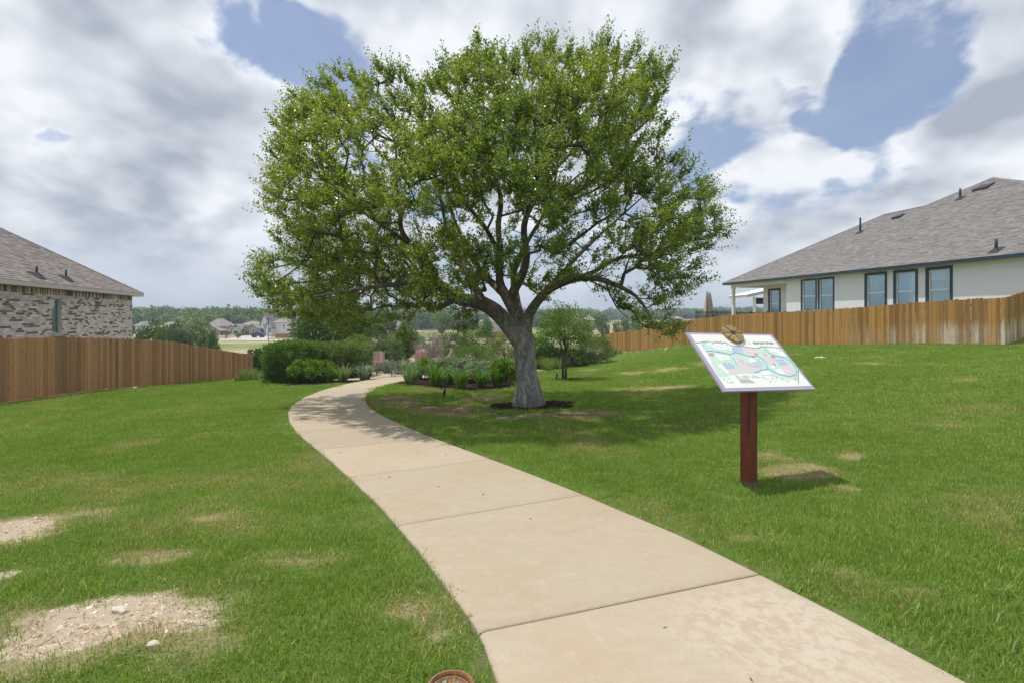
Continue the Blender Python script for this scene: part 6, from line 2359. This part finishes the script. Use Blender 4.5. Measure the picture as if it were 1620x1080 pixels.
for i, (pxx, yt, Y_, w_, kd, lb) in enumerate([
    (952, 497, 150, 30, 'green', 'tallest round oak left of the orange fence end'), (957, 509, 120, 16, 'oak', 'smaller round oak in front of the tallest one'), (976, 509, 118, 20, 'oak', 'round oak nearest the orange fence top'),
    (988, 503, 140, 22, 'green', 'hazy green oak behind the near round one'), (1006, 505, 135, 26, 'green', 'green oak seen through the hanging branch over the fence'), (1030, 503, 160, 24, 'dark', 'dark oak half hidden by the hanging oak branch')]):
    far_tree('round_oak', lb, 'tree', pxx, yt, Y_, w_, kd, GR, i * 1.1)
GM = 'oaks by the pale road in the valley'
for i, (pxx, yt, Y_, w_, kd, lb) in enumerate([
    (578, 490, 110, 34, 'oak', 'leaning valley oak at the left end of the far orange fence'), (598, 488, 118, 30, 'oak', 'slim valley oak in front of the far orange fence'), (610, 484, 105, 36, 'oak', 'thick trunked valley oak, nearest to the pale road'),
    (648, 492, 130, 34, 'pale', 'pale valley oak above the bare grey bush'), (700, 495, 140, 36, 'green', 'green valley oak under the left limb of the big oak'), (735, 494, 150, 32, 'dark', 'dark valley oak close to the left limb'),
    (770, 500, 130, 20, 'green', 'small valley oak glimpsed past the trunk')]):
    far_tree('valley_oak', lb, 'tree', pxx, yt, Y_, w_, kd, GM, i * .7)
GS = 'young trees in front of the far houses'
for i, (pxx, yt, Y_, w_, lb) in enumerate([(351, 524, 165, 4, 'young tree before the tan gabled house'), (357, 525, 163, 4, 'young tree at the drive of the grey house'), (361, 524, 165, 4.5, 'young tree left of the wide driveway'), (377, 527, 150, 11, 'round roadside bush at the edge of the field'),
                                           (389, 523, 168, 4.5, 'young tree left of the blue pickup'), (392.5, 524, 168, 4, 'young tree touching the grey house wall'), (415, 519, 170, 7, 'young tree between blue pickup and white house')]):
    far_tree('young_street_tree', lb, 'tree', pxx, yt, Y_, w_, 'green', GS, i)

# ================================================================== FAR HOUSES
M['far_wall'] = simple_mat('pale_render', (.55, .52, .48), .9, .1, .08, 2)
M['far_white'] = simple_mat('white_render', (.74, .74, .72), .9, .1, .05, 2)
M['far_tan'] = simple_mat('tan_stone', (.38, .31, .25), .9, .1, .2, 3)
M['far_roof'] = simple_mat('grey_far_roof', (.29, .265, .25), .95, .05, .12, 4)
M['far_glass'] = simple_mat('dark_far_glass', (.05, .075, .085), .15, .6, .1, 1)
M['far_door'] = simple_mat('garage_door', (.36, .35, .34), .7, .2, .05, 1)
M['far_fence'] = simple_mat('far_fence_wood', (.40, .175, .065), .9, .1, .2, 3)


def hip_roof(mb, x0, x1, y0, y1, z0, h, ov=.5, gable=False, mi=0):
    x0 -= ov; x1 += ov; y0 -= ov; y1 += ov
    w_, d_ = x1 - x0, y1 - y0
    if w_ >= d_:
        a_ = 0 if gable else min(d_ / 2, w_ / 2 - .2)
        R = [(x0 + a_, (y0 + y1) / 2, z0 + h), (x1 - a_, (y0 + y1) / 2, z0 + h)]
        fs = [(0, 1, 5, 4), (1, 2, 5), (2, 3, 4, 5), (3, 0, 4), (0, 3, 2, 1)]
    else:
        a_ = 0 if gable else min(w_ / 2, d_ / 2 - .2)
        R = [((x0 + x1) / 2, y0 + a_, z0 + h), ((x0 + x1) / 2, y1 - a_, z0 + h)]
        fs = [(0, 1, 4), (1, 2, 5, 4), (2, 3, 5), (3, 0, 4, 5), (0, 3, 2, 1)]
    mb.add([(x0, y0, z0), (x1, y0, z0), (x1, y1, z0), (x0, y1, z0)] + R, fs, (1, 1, 1), mi)


def far_house(label, px0, px1, Y_, blocks, openings, wallm, rz=0.0, group='houses across the valley', zoff=0.0):
    """blocks: (px0, px1, y front offset, depth, eave px row, roof height m, gable, wall material or None)
    openings: (px0, px1, row top, row bottom, y offset, kind)"""
    xo = (px0 - 810) / F * Y_
    z0 = gz1((px0 + px1) / 2 / 1.0 * 0 + xo, Y_) + zoff
    e = empty('far_house', (xo, Y_, z0), 0, label, 'house', group)
    X_ = lambda p: (p - 810) / F * Y_ - xo
    Z_ = lambda p: EYE + (HOR - p) / F * Y_ - z0
    for (a_, b_, yf, dp, er, rh_, gb, wm_) in blocks:
        mb = MB(); mb.box((X_(a_), yf, -1.5), (X_(b_), yf + dp, Z_(er))); 
        if gb == 'front':
            xa_, xb_ = X_(a_), X_(b_)
            mb.prism([(xa_, yf, Z_(er)), (xb_, yf, Z_(er)), ((xa_ + xb_) / 2, yf, Z_(er) + rh_)], (0, dp, 0))
        mb.build('wall', wm_ or wallm, e)
        mb = MB()
        if gb == 'front':
            w2 = (X_(b_) - X_(a_)) / 2
            for s_ in (-1, 1):
                c_ = (X_(a_) + X_(b_)) / 2
                p1 = Vector((c_, yf - .4, Z_(er) + rh_ + .12)); p2 = Vector((c_ + s_ * (w2 + .4), yf - .4, Z_(er) - rh_ * .4 / w2 + .12))
                mb.add([p1, p2, p2 + Vector((0, dp + .6, 0)), p1 + Vector((0, dp + .6, 0)), p1 + Vector((0, 0, .2)), p2 + Vector((0, 0, .2)), p2 + Vector((0, dp + .6, .2)), p1 + Vector((0, dp + .6, .2))],
                       [(0, 1, 2, 3), (4, 7, 6, 5), (0, 4, 5, 1), (1, 5, 6, 2), (2, 6, 7, 3), (3, 7, 4, 0)])
        else:
            hip_roof(mb, X_(a_), X_(b_), yf, yf + dp, Z_(er), rh_, .5)
        mb.build('roof', M['far_roof'], e)
    for (a_, b_, rt, rb, yf, kd) in openings:
        mb = MB(); mb.box((X_(a_) - .12, yf - .08, Z_(rb) - .12), (X_(b_) + .12, yf + .02, Z_(rt) + .12))
        fr_ = mb.build('garage_door' if kd == 'garage' else ('door' if kd == 'door' else 'window'), M['far_door'] if kd == 'garage' else M['white_trim'], e)
        if kd != 'garage':
            mb = MB(); mb.box((X_(a_), yf - .12, Z_(rb)), (X_(b_), yf - .081, Z_(rt))); mb.build('pane', M['far_glass'], fr_)
        else:
            mb = MB()
            for k in range(3):
                zz_ = Z_(rb) + (Z_(rt) - Z_(rb)) * (k + 1) / 4
                mb.box((X_(a_), yf - .1, zz_ - .03), (X_(b_), yf - .081, zz_ + .03))
            mb.build('groove', M['far_wall'], fr_)
    return e


far_house('tall grey two storey house with a hip roof, leftmost of the row across the valley', 322, 354, 185,
          [(325, 350, 0, 9, 516.2, 2.6, None, None), (323, 336, -3, 5, 524, 1.5, 'front', None), (334, 357, -3.5, 6, 523.5, 1.3, 'front', M['far_tan'])],
          [(330.6, 332.8, 518, 520.6, 0, 'w'), (344.5, 347, 516.8, 519.5, 0, 'w'), (328, 331, 526, 530, -3, 'w'), (343, 348, 525.5, 530, -3.5, 'w')], M['far_wall'])
far_house('long low grey stone house with several small gables, beside the tall two storey one', 354, 414, 182,
          [(358, 412, 2, 10, 519.5, 2.4, None, None), (363.5, 374, -1, 4, 520, 1.1, 'front', None), (373, 386, -2.5, 5, 521, 1.5, 'front', M['far_wall']), (388, 396, -1, 4, 521, 1.2, 'front', M['far_tan']), (397, 411, -2, 5, 519.5, 1.2, 'front', M['far_tan'])],
          [(369, 371, 521, 526.5, -1, 'w'), (365.5, 368.5, 524, 528, -1, 'w'), (375.5, 383.5, 523, 528, -2.5, 'w'), (376, 381, 514.8, 517.8, -2.5, 'w'), (389.5, 395, 523.5, 528, -1, 'garage'), (404, 407, 521, 527, -2, 'w'), (408.5, 410.5, 521, 526, -2, 'w')], M['far_wall'])
far_house('bright white two storey house with grey roof and dark windows across the field', 412, 480, 172,
          [(413, 424, 0, 8, 511, 2.8, 'front', None), (424, 432, -1.5, 6, 517, 1.5, 'front', None), (430, 478, 1, 9, 510.5, 3.0, None, None), (476, 500, 2, 9, 516, 2.0, None, None)],
          [(417, 419, 513, 516.5, 0, 'w'), (421, 422.6, 511, 515, 0, 'w'), (429.5, 432, 518.5, 526, -1.5, 'w'), (446, 448.5, 514, 517, 1, 'w'), (453, 455, 512.5, 516.5, 1, 'w'), (456.5, 458.5, 512.5, 516.5, 1, 'w'), (460, 462.5, 512, 516.5, 1, 'w'), (452, 463, 520.5, 524, 1, 'w'),
           (466, 468, 520.5, 523, 1, 'w'), (418.5, 423, 524, 529, 0, 'garage')], M['far_white'])
far_house('pale roofed low house behind the far orange fence, left one', 611, 634, 205, [(612, 632, 0, 9, 515.5, 2.2, None, None)], [(616, 618, 516.5, 518.5, 0, 'w'), (625, 627, 516.5, 518.5, 0, 'w')], M['far_wall'])
far_house('pale roofed low house behind the far orange fence, right one', 634, 652, 210, [(635, 650, 0, 9, 514.5, 2.4, None, None)], [(639, 641, 515.5, 518, 0, 'w')], M['far_white'])
far_house('grey roofed house glimpsed just left of the oak trunk', 755, 812, 190, [(757, 790, 0, 9, 510, 2.6, None, None), (784, 812, 1, 8, 508, 2.6, None, None)], [(766, 769, 511, 514, 0, 'w')], M['far_wall'])
far_house('low grey roofed house between young tree and round oaks', 905, 945, 240, [(906, 926, 0, 10, 506, 2.4, None, None), (924, 943, 2, 10, 507, 2.2, None, None)], [(911, 913, 507.5, 509.5, 0, 'w')], M['far_tan'])
far_house('pale house low beyond the pale cleared strip, left of the parasol', 1060, 1096, 330, [(1062, 1084, 0, 10, 505, 2.0, None, None)], [(1066, 1070, 506, 507.5, 0, 'w'), (1075, 1079, 506, 507.5, 0, 'w')], M['far_wall'])
far_house('pale low house tucked behind the hollow trees near the brick house', 214, 250, 200, [(214, 226, 0, 8, 516, 1.8, None, M['far_white']), (240, 268, 2, 9, 518, 2.0, None, None)], [(218, 220, 517, 519, 0, 'w')], M['far_wall'])


def far_fence(label, px0, px1, Y_, h, step=.6):
    x0_ = (px0 - 810) / F * Y_; x1_ = (px1 - 810) / F * Y_
    e = empty('far_fence', (x0_, Y_, gz1(x0_, Y_)), 0, label, 'fence', 'far orange fences')
    n = max(4, int((x1_ - x0_) / 2.4))
    for i in range(n):
        a_ = x0_ + (x1_ - x0_) * i / n; b_ = x0_ + (x1_ - x0_) * (i + 1) / n
        za = gz1((a_ + b_) / 2, Y_)
        mb = MB(); mb.box((a_ - x0_ + .04, 0, za - gz1(x0_, Y_) - .2), (b_ - x0_ - .04, .05, za - gz1(x0_, Y_) + h)); mb.build('panel', M['far_fence'], e)
    for i in range(n + 1):
        a_ = x0_ + (x1_ - x0_) * i / n
        mb = MB(); mb.box((a_ - x0_ - .035, -.03, -.4), (a_ - x0_ + .035, .06, h + .12)); mb.build('post', M['far_fence'], e)


far_fence('orange fence in front of the white two storey house', 436, 482, 160, 1.25)
far_fence('long orange fence behind the valley oaks', 560, 662, 165, 1.6)
far_fence('orange fence left of the big oak trunk', 752, 800, 160, 1.7)

# pale roads and drives in the valley
m_road = simple_mat('pale_road', (.50, .47, .42), .9, .1, .1, .6)


def road(name, label, pts, wd_):
    mb = MB(); Vs = []
    P_ = smooth_curve(pts, 40)
    for i, p in enumerate(P_):
        d = P_[min(i + 1, 39)] - P_[max(i - 1, 0)]; d = d / np.linalg.norm(d)
        nn = np.array([-d[1], d[0]])
        for s_ in (-1, 1):
            q = p + nn * s_ * wd_ / 2
            Vs.append((q[0], q[1], gz1(q[0], q[1]) + .10))
    mb.add(Vs, [(2 * i, 2 * i + 1, 2 * i + 3, 2 * i + 2) for i in range(39)])
    return tag(mb.build(name, m_road), label, 'road', None, 'structure')


road('valley_road', 'pale road crossing the valley in front of the far houses', [(-120, 150), (-80, 147), (-40, 141), (-20, 128), (5, 134), (40, 150), (90, 170)], 7.5)
road('driveway', 'pale driveway up to the long grey house', [(-76, 147), (-79, 160), (-85, 178)], 6)
road('driveway', 'pale driveway up to the white house', [(-70, 146), (-74, 158), (-80, 170)], 6)

# blue pickup
x = (408.5 - 810) / F * 160
e = empty('pickup_truck', (x, 160, gz1(x, 160) + .1), .08, 'dark blue pickup truck parked by the road near the white house', 'truck')
mb = MB()
prof = [(-1.35, .35), (1.4, .35), (1.42, .75), (1.30, .98), (.55, 1.02), (.20, 1.42), (-.45, 1.44), (-.55, 1.0), (-1.38, .98)]
mb.prism([(a_ * 1.25, -.92, z * 1.3) for a_, z in prof], (0, 1.84, 0)); mb.build('body', simple_mat('blue_paint', (.02, .045, .12), .25, .5, .05), e)
mb = MB(); mb.prism([(-.42 * 1.25, -.93, 1.36), (.5 * 1.25, -.93, 1.36), (.2 * 1.25, -.93, 1.78), (-.40 * 1.25, -.93, 1.78)], (0, 1.86, 0)); mb.build('window', M['far_glass'], e)
for a_ in (-1.1, 1.1):
    for s_ in (-1, 1):
        mb = MB(); mb.tube([(a_, s_ * .97, .38), (a_, s_ * .72, .38)], .38, 16); mb.build('wheel', M['black_metal'], e)
# orange barrel
x = (357.6 - 810) / F * 158
mb = MB(); mb.tube([(0, 0, 0), (0, 0, .35), (0, 0, .36), (0, 0, .7), (0, 0, .71), (0, 0, 1.0)], [.36, .34, .31, .30, .27, .25], 14)
o = mb.build('traffic_barrel', simple_mat('orange_plastic', (.62, .12, .04), .5, .4, .1)); o.location = (x, 158, gz1(x, 158)); tag(o, 'orange traffic barrel by the road in front of the grey house', 'barrel')
# lamp post
x = (424.5 - 810) / F * 140
e = empty('street_lamp', (x, 140, gz1(x, 140)), 0, 'slim dark street lamp post in front of the white two storey house', 'street lamp')
zl = EYE + (HOR - 506) / F * 140 - gz1(x, 140)
mb = MB(); mb.tube([(0, 0, -.2), (0, 0, zl)], [.12, .07], 8); mb.build('pole', M['black_metal'], e)
mb = MB(); mb.tube([(0, 0, zl), (0, 0, zl + .1), (0, 0, zl + .4), (0, 0, zl + .55)], [.1, .22, .28, .05], 10); mb.build('lamp_head', M['black_metal'], e)

# ================================================================== WOODED HILLS
HW = bpy.data.collections.new('woodland_sources')
HC = [[(.07, .13, .04), (.095, .165, .05)], [(.11, .19, .055), (.14, .225, .06)], [(.085, .155, .06), (.115, .19, .07)], [(.165, .215, .09), (.13, .19, .07)]]
src_objects([far_tree_mesh(40 + i, HC[i], 300, .17) for i in range(4)], HW)
r = np.random.default_rng(61)
n = 9000
ang_ = r.uniform(-.98, .98, n)
dist = np.concatenate([r.uniform(255, 420, n // 3), r.uniform(400, 700, n // 3), r.uniform(700, 1150, n - 2 * (n // 3))])
y = dist / np.sqrt(1 + ang_ ** 2); x = ang_ * y
dens = ss(vnoise(x, y, .012, 3), .30, .45)
lim = np.where(ang_ < -.05, 250, np.where(ang_ > .15, 480, 300))
k = (r.random(n) < dens) & (np.hypot(x, y) > lim)
x, y = x[k], y[k]
z = gz(x, y)
s_ = r.uniform(7, 12, len(x)) * np.where(np.hypot(x, y) > 700, 1.35, 1.0)
hh = s_ * r.uniform(.65, .95, len(x))
o = scatter('woodland', np.stack([x, y, z - .8], 1), r.uniform(0, 6.28, len(x)), np.stack([s_, s_, hh], 1), r.integers(0, 4, len(x)), HW)
tag(o, 'distant wooded hills closing the valley', 'woodland', None, 'stuff')
# scattered bushes in the valley fields
n = 420
ang_ = r.uniform(-.6, .4, n); d_ = r.uniform(46, 150, n)
x = ang_ * d_; y = d_
k = (vnoise(x, y, .05, 2) > .5) & ~((ang_ < -.33) & (d_ > 78)) & (x < rf_x(np.clip(y, 20.7, 54)) - 2)
x, y = x[k], y[k]
s_ = r.uniform(1.2, 3.0, len(x))
o = scatter('scrub', np.stack([x, y, gz(x, y) - .35 * s_], 1), r.uniform(0, 6.28, len(x)), np.stack([s_, s_, s_ * .8], 1), r.integers(0, 4, len(x)), HW)
tag(o, 'low scrub scattered over the valley fields', 'scrub', None, 'stuff')

# ================================================================== THE AIR
m = bpy.data.materials.new('haze_air'); m.use_nodes = True
t = NT(m.node_tree); t.n.clear()
out = t.n.new('ShaderNodeOutputMaterial')
vol = t.n.new('ShaderNodeVolumePrincipled')
vol.inputs['Color'].default_value = (.78, .88, 1.0, 1)
vol.inputs['Density'].default_value = 0.0006
vol.inputs['Anisotropy'].default_value = 0.1
t.l.new(vol.outputs[0], out.inputs['Volume'])
mb = MB(); mb.box((-4200, -400, -45), (4200, 4200, 40))
tag(mb.build('haze', m), 'thin summer haze over the valley', 'haze', None, 'stuff')
